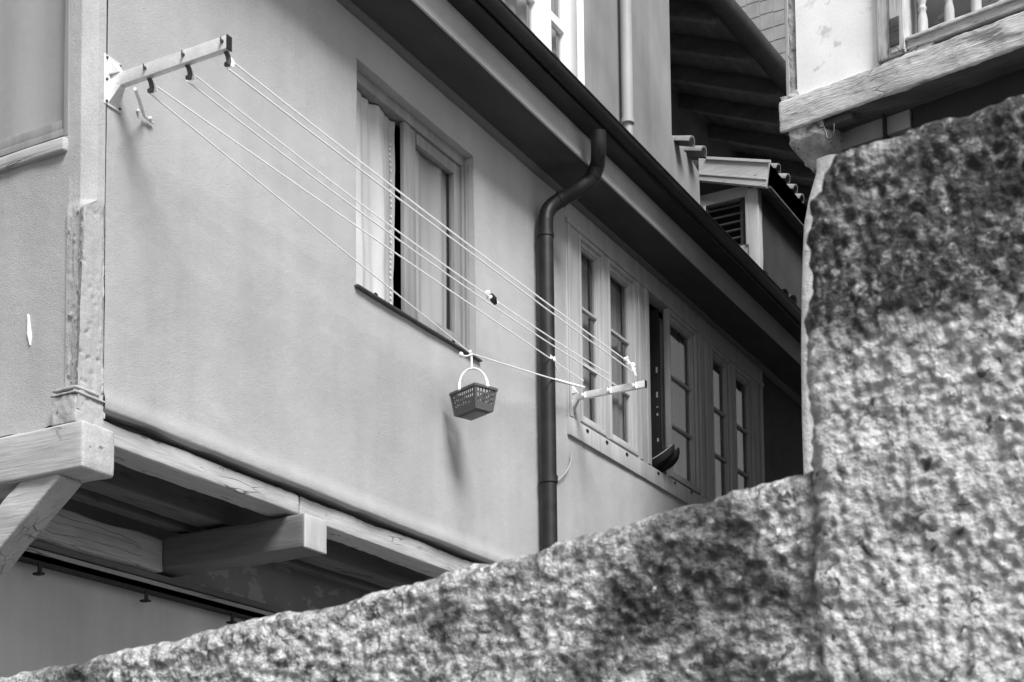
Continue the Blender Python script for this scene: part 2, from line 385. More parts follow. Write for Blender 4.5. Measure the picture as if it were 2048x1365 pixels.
# jetty: plate along the front, corner beam, middle beam, joists, girder, boards
m = M(); m.rbox((.188, .034, 3.925), (1.795, .225, 4.040), .014, .04, .008, 2.5, 1, fine=.003, ffreq=25)
m.build('front_beam', TIMBER, H, smooth=True, angle=60)
m = M(); m.rbox((1.815, .038, 3.915), (XE, .225, 4.043), .014, .04, .013, 1.9, 7, fine=.004, ffreq=22)
m.build('front_beam', TIMBER, H, 'second length of the front beam, its paint worn away along the lower edge', smooth=True, angle=60)
m = M(); m.rbox((-.005, -.055, 3.735), (.205, 4.2, 3.962), .014, .04, .006, 4, 2, fine=.0025, ffreq=25); m.build('corner_beam', TIMBER_Y, H, smooth=True, angle=60)
m = M(); m.rbox((1.712, -.06, 3.708), (1.925, 1.12, 3.904), .016, .04, .009, 3, 4, fine=.003, ffreq=22); m.build('cross_beam', DARKTIMBER_Y, H, smooth=True, angle=60)
m = M(); m.rbox((1.7135, -.0665, 3.71), (1.9235, -.050, 3.902), .008, .04, .002, 9, 4); m.build('beam_end', TIMBER_V, H, 'pale end of the cross beam', smooth=True, angle=60)  # end plate in a paler tone than the beam behind it
for y0, y1, s in ((.53, .72, 2), (.82, .91, 5)):
    m = M(); m.rbox((.2, y0, 3.93), (9, y1, 4.12), .012, .06, .01, 1.5, s); m.build('joist', DARKTIMBER, H, smooth=True, angle=60)
m = M(); m.box((.1, .10, 4.122), (12, 1.2, 4.15)); m.build('floor_boards', DARKTIMBER, H)
m = M(); m.rbox((.25, .955, 3.688), (1.71, 1.12, 3.884), .012, .05, .01, 4, 8, fine=.002); m.build('wall_plate', TIMBER, H, smooth=True, angle=60)
m = M(); m.sheet(lin(1.9, 12, .1), lin(3.66, 4.13, .05), lambda x, z: (x, 1.06+.01*fbm((x*2, 0, z*3)), z)); m.build('infill_wall', OLDPLASTER, H, 'dull infill between the beams with flaking pale paint', smooth=True)
m = M(); m.sheet(lin(.1, 12, .12), lin(0, 3.70, .12), lambda x, z: (x, 1.1+.01*fbm((x*1.2, 0, z*1.2)), z)); m.build('lower_wall', mat('jetty_wall_plaster', .5, .9, .14, (1.6,1.6,1.2), .12, (230,230,230), .5, (150,150,150), .003, streak=.1), H, smooth=True)
m = M(); m.box((.1, 1.1, 0), (.35, 4.5, 3.72)); m.build('lower_side_wall', LOWPLASTER, H)
# brace under the corner beam
d = Vector((0, .82, -.62)).normalized(); nrm = Vector((0, d.z, -d.y)).normalized()
MT = Matrix.Translation((.02, .17, 3.80)) @ Matrix(((1,0,0),(0,d.y,-d.z),(0,d.z,d.y))).to_4x4()
m = M(); m.rbox((0, 0, -.10), (.155, 1.3, .07), .014, .04, .008, 5, 6, mat=MT, fine=.004, ffreq=22); m.build('brace', TIMBER_Y, H, smooth=True, angle=60)
# iron rail with hangers along the lower wall
RL = []
m = M(); m.box((.3, 1.0, 3.648), (10, 1.1, 3.684)); m.build('rail_ledge', DARKTIMBER, H)
m = M(); m.rbox((.3, 1.02, 3.612), (10, 1.1, 3.646), .006, .2, .003, 2, 1); m.build('rail_strip', TIMBER, H, smooth=True)
m = M(); m.box((.3, .985, 3.572), (10, 1.09, 3.606)); m.box((.3, .985, 3.56), (10, .993, 3.606)); rail = m.build('iron_rail', IRON, H)
for u in (70, 284, 456):
    x = at(u, 1140, 'y', 1.03).x
    m = M(); m.box((x-.012, .99, 3.50), (x+.012, 1.0, 3.575)); m.box((x-.018, .975, 3.50), (x+.018, 1.03, 3.512)); m.build('hanger', IRON, rail)

# eaves: soffit, bed moulding, fascia, gutter
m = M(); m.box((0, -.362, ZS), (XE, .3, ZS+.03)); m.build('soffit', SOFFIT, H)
m = M(); m.prism([(.02, ZS-.001), (-.045, ZS-.001), (-.045, ZS-.012), (-.030, ZS-.020), (-.022, ZS-.034), (-.004, ZS-.040), (.02, ZS-.040)], 0, XE, step=.15, amp=.004)
m.build('bed_moulding', TRIM, H, smooth=True, angle=20)
m = M(); m.prism([(-.362, ZS-.004), (-.374, ZS), (-.374, 7.366), (-.362, 7.366)], 0, XE); m.build('fascia', FASCIA, H)
m = M(); m.box((0, -.506, 7.366), (XE, -.375, 7.384)); m.box((0, -.514, 7.362), (XE, -.506, 7.380)); m.build('drip_board', ZINC, H)
gp = []; gc = (-.528, 7.455); gr = .062
for i in range(17): a = math.pi + math.pi*i/16; gp.append((gc[0]+gr*math.cos(a), gc[1]+gr*math.sin(a)))
for i in range(9): a = math.pi - 1.6*math.pi*i/8; pass
inner = [(gc[0]+(gr-.004)*math.cos(math.pi+math.pi*i/16), gc[1]+(gr-.004)*math.sin(math.pi+math.pi*i/16)) for i in range(16, -1, -1)]
m = M(); m.prism(gp+inner, 0, XE, step=.5, amp=.003)
m.tube([(0, gc[0]-gr, gc[1]+.004), (XE, gc[0]-gr, gc[1]+.004)], .008, 10)
for x in (3.9, 9.3): m.tube([(x-.02, gc[0], gc[1]-.0), (x+.02, gc[0], gc[1]-.0)], .0645, 32)
gut = m.build('gutter', ZINC, H, smooth=True, angle=40)
# dark swan-neck downpipe
pp = [at(1196, 262, 'y', -.528), at(1197, 300, 'y', -.510), at(1195, 328, 'y', -.45), at(1184, 356, 'y', -.40), at(1160, 377, 'y', -.32), at(1128, 396, 'y', -.20), at(1104, 412, 'y', -.12), at(1093, 430, 'y', -.092), at(1091, 455, 'y', -.09)]
def smoothpath(P, k=5):
    out = []
    for i in range(len(P)-1):
        p0 = P[max(i-1, 0)]; p1 = P[i]; p2 = P[i+1]; p3 = P[min(i+2, len(P)-1)]
        for j in range(k):
            t = j/k; out.append(.5*((2*p1)+(p2-p0)*t+(2*p0-5*p1+4*p2-p3)*t*t+(3*p1-p0-3*p2+p3)*t**3))
    return out+[P[-1]]
xp = pp[-1].x
path = smoothpath(pp) 
m = M(); m.tube(path, .056, 20); dp = m.build('swan_neck', ZINC, H, smooth=True)
m = M(); m.tube([(xp, -.09, pp[-1].z+.05), (xp, -.09, 0)], .057, 24)
m.tube([(xp, -.09, pp[-1].z-.05), (xp, -.09, pp[-1].z-.075)], .0635, 24)
dpz = m.build('downpipe', ZINC, H, 'dark round downpipe fixed to the front wall', smooth=True)
for i in (14, 26):
    a = path[i]; b = path[i+1]; d = (b-a).normalized(); m = M(); m.tube([a-d*.012, a+d*.012], .0605, 20); m.build('pipe_joint', ZINC, dp, smooth=True)

m = M(); m.tube([(xp, -.09, 4.78), (xp, -.09, 4.83)], .0655, 24); m.build('pipe_joint', ZINC, dpz, smooth=True)

# ---- curtained window in the front wall
wy = .075
m = M()
m.rbox((WX0, wy-.01, WZ1-.075), (WX1, wy+.08, WZ1), .004, .3); m.rbox((WX1-.052, wy-.012, WZ0), (WX1, wy+.08, WZ1-.072), .004, .3)
m.rbox((WX0, wy-.01, WZ0+.006), (WX1-.05, wy+.08, WZ0+.072), .004, .3)
m.rbox((WX1-.030, wy-.03, WZ0), (WX1-.002, wy-.01, WZ1-.06), .004, .3)
win = m.build('window', WINWOOD, H, smooth=True)
m = M(); m.rbox((WX0-.02, -.028, WZ0-.008), (WX1+.045, wy, WZ0+.006), .003, .1, .001); m.build('sill', STEELDARK, win, smooth=True)
m = M(); m.box((WX0+.0, wy-.02, WZ0+.006), (WX1, wy-.011, WZ0+.034)); m.build('sill_rail', WINWOOD_H, win)
for x in (2.50, 3.42):
    m = M(); m.lathe([(.012, 0), (.012, .003)], (0, 0, 0), 12, Matrix.Translation((x, -.024, WZ0+.011)) @ Matrix.Rotation(math.pi/2, 4, 'X') @ Matrix.Diagonal((1.6, .7, 1, 1)))
    m.build('weep_hole', BLACKCAP, win)
# right sash, closed
sx0, sx1, sz0, sz1 = 2.982, 3.700, WZ0+.068, WZ1-.082
m = M()
m.rbox((sx0, wy-.004, sz0), (sx0+.075, wy+.03, sz1), .004, .2); m.rbox((sx0+.080, wy+.004, sz0), (sx0+.150, wy+.05, sz1), .004, .2)
m.rbox((sx1-.075, wy+.004, sz0), (sx1, wy+.05, sz1), .004, .2); m.rbox((sx0+.17, wy+.006, sz0), (sx1-.07, wy+.05, sz0+.085), .004, .2); m.rbox((sx0+.17, wy+.006, sz1-.075), (sx1-.07, wy+.05, sz1), .004, .2)
m.build('sash', WINWOOD, win, smooth=True)
m = M(); m.sheet([sx0+.16, sx1-.06], [sz0+.06, sz1-.06], lambda x, z: (x, wy+.036, z)); m.build('pane', GLASS, win)
def fold(x, z, a): return a*(math.sin(x*34+.6*math.sin(z*1.7))*.6 + math.sin(x*71+z*.9+1)*.3)
m = M(); m.sheet(lin(sx0+.12, sx1-.055, .008), lin(sz0-.02, sz1, .06), lambda x, z: (x, wy+.075+fold(x*.62, z, .022), z)); m.build('curtain', CURTAIN_G, win, 'grey curtain hanging behind the closed pane', smooth=True, angle=80)
# white curtain in the open half
def wc(x, z):
    t = (x-2.335)/(2.905-2.335); g = (z-WZ0)/(WZ1-WZ0)
    rx = 2.945 + .022*math.sin(g*3.1) + .010*fbm((0, 0, z*4))
    xx = 2.335 + (rx-2.335)*t
    top = max(0, (g-.62)/.38)
    y = wy+.045 + .020*(1-top*.5)*math.sin(t*15+.8*g) + .007*math.sin(t*33+g*2) + .012*fbm((t*3, 0, g*3), 2) + top*.006*math.sin(t*46+1) + .02*(1-top)*abs(t-.5)
    return (xx, y, z)
tt = [2.335+.57*i/110 for i in range(111)]
m = M(); m.sheet(tt[88:], lin(WZ0+.07, WZ1-.086, .03), wc); m.build('lace_border', mat('net_border', .36, .9, .1, (20,20,4), .1, (160,160,160), .2), win, smooth=True, angle=80)
m = M(); m.sheet(tt[:89], lin(WZ0+.07, WZ1-.086, .03), wc); m.build('curtain', CURTAIN, win, 'white net curtain with a lace edge in the open half', smooth=True, angle=80)
m = M()
m = None
for i in range(34):
    m = M(); z = WZ0+.10+i*.034; p = Vector(wc(2.874-.006*math.sin(i*.9), z)); ring = []
    for k in range(9): a = 2*math.pi*k/8; ring.append((p.x+.0065*math.cos(a), p.y-.004, p.z+.0065*math.sin(a)))
    if i % 7 != 5: m.tube(ring, .0024, 5, False); m.build('lace_eyelet', HANDLE, win, smooth=True)
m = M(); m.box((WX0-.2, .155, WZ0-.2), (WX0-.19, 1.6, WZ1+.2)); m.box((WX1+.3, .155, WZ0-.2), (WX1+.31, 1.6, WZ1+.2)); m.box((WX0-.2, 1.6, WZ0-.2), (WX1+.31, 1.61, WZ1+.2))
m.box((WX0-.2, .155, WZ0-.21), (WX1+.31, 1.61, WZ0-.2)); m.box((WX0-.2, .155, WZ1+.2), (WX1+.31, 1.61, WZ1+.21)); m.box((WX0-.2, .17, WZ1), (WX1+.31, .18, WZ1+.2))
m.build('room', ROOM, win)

# ---- row of timber windows
ZT = ZS-.04
fr = M()
def fb(x0, z0, x1, z1, y0=-.012, y1=.09, r=.004): fr.rbox((x0, y0, z0), (x1, y1, z1), r, .35, .0012, 3, x0)
fb(BX0, BZ0, BX1, 5.425, -.022)                         # sill board
fb(BX0, 6.985, BX1, ZT)                                 # head
fb(BX0+.01, 6.945, BX1-.01, 6.985, -.028, .09)
for x0, x1 in ((BX0, 5.345), (6.42, 6.70), (7.77, 8.10), (9.24, BX1)): fb(x0, 5.425, x1, 6.945)
for x0, x1 in ((6.452, 6.50), (6.60, 6.66), (7.80, 7.85), (7.95, 8.06), (9.27, 9.33), (9.40, 9.46), (5.15, 5.20)): fb(x0, 5.43, x1, 6.94, -.026, -.01)
band = fr.build('window_band', TIMBER_V, H, smooth=True)
for u, v in ((1175, 862), (1214, 885), (1254, 909), (1317, 947), (1350, 966), (1383, 985)):
    p = at(u, v, 'y', -.024)
    m = M(); m.lathe([(.016, 0), (.016, .003)], (0, 0, 0), 14, Matrix.Translation(p) @ Matrix.Rotation(math.pi/2, 4, 'X') @ Matrix.Diagonal((1.5, .8, 1, 1))); m.build('weep_hole', BLACKCAP, band)
def casement(x0, x1, z0=5.445, z1=6.94, mz=(5.945, 6.385)):
    m = M(); y = .0
    def ring(a, b, c, d, w, ya, yb):
        m.rbox((a, ya, c), (a+w, yb, d), .004, .5); m.rbox((b-w, ya, c), (b, yb, d), .004, .5)
        m.rbox((a+w-.004, ya+.001, c), (b-w+.004, yb, c+w), .004, .5); m.rbox((a+w-.004, ya+.001, d-w), (b-w+.004, yb, d), .004, .5)
    ring(x0, x1, z0, z1, .034, -.020, .03)
    ring(x0+.030, x1-.030, z0+.030, z1-.030, .040, .004, .05)
    ring(x0+.068, x1-.068, z0+.068, z1-.068, .014, .018, .055)
    c = m.build('casement', TIMBER_V, H, smooth=True)
    m = M()
    for z in mz: m = M(); m.rbox((x0+.075, .016, z-.012), (x1-.075, .05, z+.012), .004, .3); m.build('muntin', TIMBER, c, smooth=True)
    m = M(); m.box((x0+.075, .038, z0+.075), (x1-.075, .041, z1-.075)); m.build('pane', GLASS, c)
    return c
for a, b in ((5.35, 5.80), (5.875, 6.415), (7.10, 7.765), (8.105, 8.62), (8.70, 9.235)): casement(a, b)
m = M(); m.rbox((5.80, -.014, 5.44), (5.875, .06, 6.94), .004, .5); m.build('meeting_post', TIMBER_V, H, smooth=True); m = M(); m.rbox((8.62, -.014, 5.44), (8.70, .06, 6.94), .004, .5); m.build('meeting_post', TIMBER_V, H, smooth=True)
# sash swung inwards, seen edge-on, with its lock
m = M(); m.rbox((7.045, .06, 5.45), (7.085, .50, 6.93), .004, .3); osh = m.build('open_sash', IRON, H, 'dark edge of the casement that stands open', smooth=True)
m = M()
for z, h_ in ((5.75, .03), (5.98, .02), (6.14, .05), (6.36, .05), (6.05, .012)): m = M(); m.box((7.04, .07, z), (7.046, .085, z+h_)); m.build('lock_plate', GALV, osh)
m = M()
def rm(a, b): m.box(a, b)
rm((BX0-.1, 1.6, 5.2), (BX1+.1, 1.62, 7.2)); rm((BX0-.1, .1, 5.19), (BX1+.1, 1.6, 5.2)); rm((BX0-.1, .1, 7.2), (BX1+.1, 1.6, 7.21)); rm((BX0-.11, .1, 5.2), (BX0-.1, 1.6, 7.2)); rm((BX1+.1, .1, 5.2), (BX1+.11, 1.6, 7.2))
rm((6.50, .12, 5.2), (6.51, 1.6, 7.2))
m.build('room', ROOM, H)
for a, b in ((5.40, 5.78), (5.93, 6.38), (7.16, 7.72), (8.15, 8.6), (8.75, 9.2)):
    m = M(); m.sheet(lin(a, b, .012), [5.5, 6.9], lambda x, z: (x, .10+fold(x, z, .012), z)); m.build('curtain', mat('dim_curtain', .5, .9, .2, (9,9,1), bump=0) if 'dim_curtain' not in bpy.data.materials else bpy.data.materials['dim_curtain'], H, smooth=True, angle=80)

# ---- window in the side wall (only its right part is in the picture)
m = M(); m.rbox((LX-.004, .140, 5.42), (LX+.05, .172, 7.9), .003, .3); m.rbox((LX+.006, .170, 5.47), (LX+.06, .192, 7.9), .003, .3)
m.rbox((LX-.002, .172, 5.425), (LX+.05, 1.0, 5.462), .003, .3); m.rbox((LX+.006, .19, 5.466), (LX+.06, 1.0, 5.512), .003, .3)
sw = m.build('side_window', WINWOOD, H, smooth=True)
m = M(); m.box((LX+.045, .19, 5.5), (LX+.048, 1.0, 7.9)); m.build('pane', GLASS, sw)
m = M(); m.sheet(lin(.15, 1.05, .01), [5.45, 6.6, 8], lambda y, z: (LX+.062+.007*math.sin(y*19+.5), y, z)); m.build('curtain', mat('side_curtain', .78, .9, .05, bump=0), sw, smooth=True, angle=80)
m = M(); m.rbox((LX-.03, .142, 5.335), (LX+.05, 1.1, 5.405), .012, .05, .004, 8, 2); m.build('side_sill', TIMBER_Y, H, smooth=True, angle=60)
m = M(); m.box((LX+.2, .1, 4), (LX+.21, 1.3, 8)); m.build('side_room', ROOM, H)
# white scar in the paint of the side wall
m = M(); sc = [at(55, 628, 'x', LX-.006), at(58, 650, 'x', LX-.006), at(61, 672, 'x', LX-.006), at(59, 690, 'x', LX-.006), at(54, 668, 'x', LX-.006)]
off = [Vector(p)+Vector((.012, 0, 0)) for p in sc]; n = 5
m.add([tuple(p) for p in sc+off], [(0,1,2,3,4)] + [(i, (i+1) % n, (i+1) % n+n, i+n) for i in range(n)]); m.build('paint_scar', WHITEWALL, H, 'small white scar where paint came off')

# ---- upper storey behind the gutter
YU = .4
uxr = at(1340, 100, 'y', YU).x
ww0, ww1 = at(1000, 0, 'y', YU).x-.6, at(1183, 100, 'y', YU).x
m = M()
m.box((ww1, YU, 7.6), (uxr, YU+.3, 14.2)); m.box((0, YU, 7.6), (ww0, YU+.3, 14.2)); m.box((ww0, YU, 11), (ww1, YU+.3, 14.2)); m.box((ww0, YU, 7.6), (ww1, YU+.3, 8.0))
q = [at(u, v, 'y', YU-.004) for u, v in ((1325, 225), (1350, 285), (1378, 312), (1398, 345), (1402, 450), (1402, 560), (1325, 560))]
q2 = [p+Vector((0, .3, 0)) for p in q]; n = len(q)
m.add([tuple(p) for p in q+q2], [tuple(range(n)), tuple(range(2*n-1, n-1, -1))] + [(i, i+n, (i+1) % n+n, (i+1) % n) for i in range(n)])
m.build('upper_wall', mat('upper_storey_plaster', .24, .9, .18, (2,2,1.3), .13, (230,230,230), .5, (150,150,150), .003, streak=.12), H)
fy = YU+.10
X = lambda u, v=60: at(u, v, 'y', fy).x
Z = lambda u, v: at(u, v, 'y', fy).z
zb = Z(1103, 30); zc = zb+.5
m = M()
x_l0, x_l1, x_r0, x_r1, x_f = X(1010), X(1072), X(1103), X(1129), X(1166)
def wb(a, b, c, d, ya=0., yb=.06): m.rbox((a, fy+ya, c), (b, fy+yb, d), .004, .5)
wb(x_r1, x_f+.02, 8, 11); wb(x_l1, x_r0, 8, 11); wb(ww0, X(990), 8, 11)
wb(x_l1+.03, x_r0-.04, 8, 11, -.02, 0); wb(x_f-.13, x_f+.02, 8, 11, -.03, 0)
wb(x_r0-.01, x_r1+.01, zb-.04, zb+.04, .003, .055); wb(X(990), x_l1+.01, zb-.04, zb+.04, .003, .055)
wb(x_r0-.01, x_r1+.01, zb+.9, zb+.98, .003, .055)
uw = m.build('upper_window', WHITEWOOD, H, 'white painted window above the gutter', smooth=True)
m = M(); m.box((ww0, fy+.04, 8), (x_f, fy+.044, 11)); m.build('pane', GLASS, uw)
m = M(); m.sheet(lin(ww0, x_f, .012), [8, 11], lambda x, z: (x, fy+.11+fold(x, z, .02), z)); m.build('curtain', CURTAIN_G, uw, smooth=True, angle=80)
px_ = at(1250, 120, 'y', YU-.06)
m = M(); zc_ = at(1250, 242, 'y', YU-.06).z
m.tube([(px_.x, YU-.075, 14.2), (px_.x, YU-.075, zc_)], .052, 20); m.tube([(px_.x+.01, YU-.075, zc_), (px_.x+.01, YU-.075, 7.8)], .042, 20); m.tube([(px_.x, YU-.075, zc_+.02), (px_.x, YU-.075, zc_-.02)], .06, 20)
m.build('pale_downpipe', PALEZINC, H, smooth=True)
# roof slope between gutter and upper wall, roof over the upper storey
m = M(); m.prism([(-.53, 7.47), (.45, 7.95), (.45, 7.88), (-.53, 7.44)], 0, XE); rf = m.build('roof', ROOFT, H)
m = M(); m.box((0, YU-.5, 14.2), (uxr+.1, 5, 14.3)); m.build('upper_roof', ROOFT, H)
m = M(); m.box((XE-.1, .25, 0), (XE, 5, 8)); m.box((.3, 4.4, 0), (XE, 4.5, 14.2)); m.build('rear_wall', LOWPLASTER, H)
def halftile(c, d, L_, r=.075, th=.012):
    """half-round clay tile, axis d, lying crown up"""
    d = Vector(d).normalized(); s_ = d.cross(Vector((0,0,1))).normalized(); up = s_.cross(d)
    m = M(); n = 12; vs = []; fs = []
    for e, k in ((0, 1.), (L_, .82)):
        for rr in (r, r-th):
            for i in range(n+1): a = math.pi*i/n; vs.append(Vector(c)+d*e+(s_*math.cos(a)+up*math.sin(a))*rr*k)
    w = n+1
    for i in range(n): fs += [(i, i+1, 2*w+i+1, 2*w+i), (w+i, 3*w+i, 3*w+i+1, w+i+1), (i, w+i, w+i+1, i+1), (2*w+i, 2*w+i+1, 3*w+i+1, 3*w+i)]
    fs += [(0, 2*w, 3*w, w), (n, w+n, 3*w+n, 2*w+n)]
    return m.add(vs, fs)
for u, v, r in ((1528, 553, .05), (1566, 596, .085), (1584, 606, .075)):
    p = at(u, v, 'y', -.53); halftile(p, (.25, .9, .4), .4, r).build('roof_tile', TILE, rf, smooth=True, angle=50)

# ---- small louvred wing standing above the roof
WXF = 9.25
Yw = lambda u, v: at(u, v, 'x', WXF)
pts = [(1402, 372), (1402, 560), (1521, 620), (1521, 384)]
yc = Yw(1518, 450).y
dr = M(); ztop = Yw(1518, 383).z
dr.box((WXF+.02, yc+.005, 7.7), (12.4, yc+.2, ztop+.10)); wing = dr.build('dormer', mat('dormer_shade_tone', .035, .85, .25, (3,3,3), .15, (120,120,120), .3), H, 'low wing with a louvred shutter under old tiles')  # dark grey side wall, darkened further to carry its shade
a = Yw(1410, 395); b_ = Yw(1490, 395)
m = M()
zsh1 = Yw(1490, 393).z; zsh0 = Yw(1490, 490).z; ysh0 = Yw(1492, 450).y; ysh1 = Yw(1412, 420).y
m.box((WXF, ysh1, 7.7), (WXF+.1, ysh1+.35, ztop+.10)); m.box((WXF, ysh0, 7.7), (WXF+.1, ysh1, zsh0)); m.box((WXF, ysh0, zsh1), (WXF+.1, ysh1, ztop+.10))
m.box((WXF, yc+.1, 7.7), (WXF+.1, ysh0, ztop+.10)); m.build('dormer_front', LOWPLASTER, wing)
m = M(); m.rbox((WXF-.012, yc, 7.7), (WXF+.1, yc+.11, ztop+.05), .006, .08, .006, 6, 2); m.build('corner_post', TIMBER_V, wing, smooth=True, angle=60)
m = M(); m.box((WXF+.12, ysh0-.05, zsh0-.1), (WXF+.14, ysh1+.05, zsh1+.1)); m.build('shutter_back', ROOM, wing)
m = M(); m.rbox((WXF-.016, ysh0-.028, zsh0-.01), (WXF+.03, ysh0, zsh1+.0), .003, .3); m.build('shutter_frame', PALEZINC, wing, smooth=True); m = M(); m.rbox((WXF-.016, ysh1, zsh0), (WXF+.03, ysh1+.028, zsh1), .003, .3); m.build('shutter_frame', PALEZINC, wing, smooth=True)
ns = 6
for i in range(ns):
    z = zsh0 + (zsh1-zsh0)*(i+.4)/ns
    T = Matrix.Translation((WXF+.05, 0, z)) @ Matrix.Rotation(math.radians(-35), 4, 'Y')
    m = M(); m.rbox((-.035, ysh0, -.008), (.04, ysh1, .008), .004, .4, mat=T); m.build('louvre', mat('dark_slat', .05, .5, .1, bump=.1) if 'dark_slat' not in bpy.data.materials else bpy.data.materials['dark_slat'], wing, smooth=True)
# rake board, eaves board
WR = WXF-.10
A0, A1, A2, A3 = [at(u, v, 'x', WR) for u, v in ((1397, 317), (1537, 324), (1531, 374), (1397, 361))]
m = M(); vs = [tuple(p) for p in (A0, A1, A2, A3)]; vs += [(p[0]+.05, p[1], p[2]) for p in vs]
m.add(vs, [(0,1,2,3), (7,6,5,4), (0,4,5,1), (1,5,6,2), (2,6,7,3), (3,7,4,0)])
A0b, A1b = [at(u, v, 'x', WR-.02) for u, v in ((1412, 313), (1541, 320))]
vs = [tuple(A0b), tuple(A1b), (A1b.x, A1b.y, A1b.z-.03), (A0b.x, A0b.y, A0b.z-.03)]; vs += [(p[0]+.018, p[1], p[2]) for p in vs]
m.add(vs, [(0,1,2,3), (7,6,5,4), (0,4,5,1), (1,5,6,2), (2,6,7,3), (3,7,4,0)])
A0b, A1b = [at(u, v, 'x', WR-.01) for u, v in ((1397, 346), (1533, 356))]
vs = [tuple(A0b), tuple(A1b), (A1b.x, A1b.y, A1b.z-.02), (A0b.x, A0b.y, A0b.z-.02)]; vs += [(p[0]+.01, p[1], p[2]) for p in vs]
m.add(vs, [(0,1,2,3), (7,6,5,4), (0,4,5,1), (1,5,6,2), (2,6,7,3), (3,7,4,0)])
m.build('rake_board', TIMBER_Y, wing, 'flaking pale board along the wing\'s roof edge', bevel=.003)
ye = A1.y
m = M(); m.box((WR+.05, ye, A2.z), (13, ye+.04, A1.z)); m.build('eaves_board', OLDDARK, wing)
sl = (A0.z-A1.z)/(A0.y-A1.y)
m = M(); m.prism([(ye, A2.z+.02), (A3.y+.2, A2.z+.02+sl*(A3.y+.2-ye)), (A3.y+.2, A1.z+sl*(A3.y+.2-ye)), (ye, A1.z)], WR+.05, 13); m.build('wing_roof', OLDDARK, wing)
for u, v in ((1556, 342), (1575, 362), (1590, 383), (1603, 402)):
    p = at(u, v, 'y', ye-.02); halftile(p, (0, 1, sl), .45, .07).build('roof_tile', TILE, wing, smooth=True, angle=50)
for u, v in ((1383, 288), (1407, 308)):
    p = at(u, v, 'y', YU-.16); halftile(p, (0, 1, sl), .3, .075, .016).build('roof_tile', TILE, wing, smooth=True, angle=50)
p = at(1350, 272, 'y', YU-.06); q = at(1386, 278, 'y', YU-.06)
m = M(); 

# ------------------------------------------------------------------ clothes-line brackets
def pix_y(base, u):
    best = min((-1.2+.002*i for i in range(600)), key=lambda y: abs((lambda q: 1024+F_PX*(q@R2)/(q@FW))(np.array([base.x, y, base.z])-CAM)-u)); return best
def bracket(b, length, ypul, label, big):
    t = thing('clothesline_bracket', label, 'clothesline bracket', tuple(b), 'clothesline brackets on the house front')
    w, h_ = (.017, .033) if big else (.015, .026)
    m = M(); m.rbox((b.x-w, -length, b.z-h_), (b.x+w, -.006, b.z+h_), .003, .5); m.build('arm', GALV, t, smooth=True)
    m = M(); m.box((b.x-w-.001, -length-.006, b.z-h_-.001), (b.x+w+.001, -length-.0005, b.z+h_+.001)); m.build('end_cap', BLACKCAP, t)
    ph, pw = (.125, .058) if big else (.125, .05)
    pl = M(); pl.rbox((b.x-pw, -.008, b.z-ph), (b.x+pw, .004, b.z+ph), .002, .5); pl.build('wall_plate', GALV, t, smooth=True)
    m = M()   # two triangular gussets above and below the arm
    for s_ in (1, -1):
        vs = [(b.x-pw*.55, -.008, b.z+s_*ph*.9), (b.x+pw*.75, -.008, b.z+s_*ph*.9), (b.x+w, -.07, b.z+s_*h_), (b.x-w, -.07, b.z+s_*h_), (b.x-pw*.55, -.008, b.z+s_*h_), (b.x+pw*.75, -.008, b.z+s_*h_)]
        m = M(); m.add(vs, [(0,1,2,3), (0,3,4), (1,5,2), (3,2,5,4)]); m.build('gusset', GALV, t, bevel=.002)
    for i, (dx, dz) in enumerate(((-1, 1), (-1, -1), (1, 1), (1, -1), (-1, 0))):
        m = M(); m.ball((b.x+dx*pw*.78, -.011, b.z+dz*ph*.88), .007); m.build('screw', STEELDARK, t, smooth=True)
    for y in ypul:
        z0 = b.z-h_ if big else b.z+.01
        m = M(); cx = b.x+w
        # hook-shaped clip with a small wheel
        pts = [(cx-.01, y-.0, z0+.004), (cx+.006, y, z0-.012), (cx+.012, y, z0-.034), (cx+.006, y, z0-.054), (cx-.008, y, z0-.060)] if big else [(cx+.0, y, z0+.02), (cx+.0, y, z0-.03)]
        m.tube(pts, .012 if big else .006, 8); m.build('clip', STEELDARK, t, smooth=True)
        zc0 = z0-.034 if big else z0-.012
        m = M(); m.lathe([(.021, -.008), (.015, -.004), (.015, .004), (.021, .008)], (0,0,0), 18, Matrix.Translation((cx+(.024 if big else -.035), y, zc0)) @ Matrix.Rotation(math.pi/2, 4, 'X'))
        m.build('pulley', HANDLE, t, smooth=True)
        m = M(); m.tube([(b.x-w-.012, y, b.z+.006), (b.x-w, y, b.z+.006)], .008, 8); m.tube([(b.x-w-.014, y, b.z+.006-.016), (b.x-w-.014, y, b.z+.006+.016)], .0035, 6); m.build('wing_nut', STEELDARK, t, smooth=True)
    return t
b1 = at(224, 168, 'y', 0); b2 = at(1141, 797, 'y', 0)
y1 = [pix_y(b1, u) for u in (296, 372, 450)]; y2 = [pix_y(b2, u) for u in (1170, 1221, 1272)]
br1 = bracket(b1, -pix_y(b1, 457), y1, 'long steel clothesline arm at the corner, three pulleys and a strut hanging below', True)
br2 = bracket(b2, -pix_y(b2, 1291), y2, 'shorter shiny steel clothesline arm fixed beside the row of windows', False)
# loose strut under the corner arm
p0 = at(270, 178, 'y', y1[0]+.02); p1 = at(285, 222, 'y', -.06); p2 = at(288, 232, 'y', -.02); p3 = at(306, 247, 'y', -.01)
m = M(); m.tube([p0, p0.lerp(p1, .5)+Vector((0, 0, .004)), p1, p2, p3], [.009, .009, .009, .008, .006], 8); m.build('strut', GALV, br1, smooth=True)
m = M(); m.ball(at(300, 238, 'y', -.02), .012); m.ball(at(276, 222, 'y', -.008), .009); m.build('bolt', GALV, br1, smooth=True)

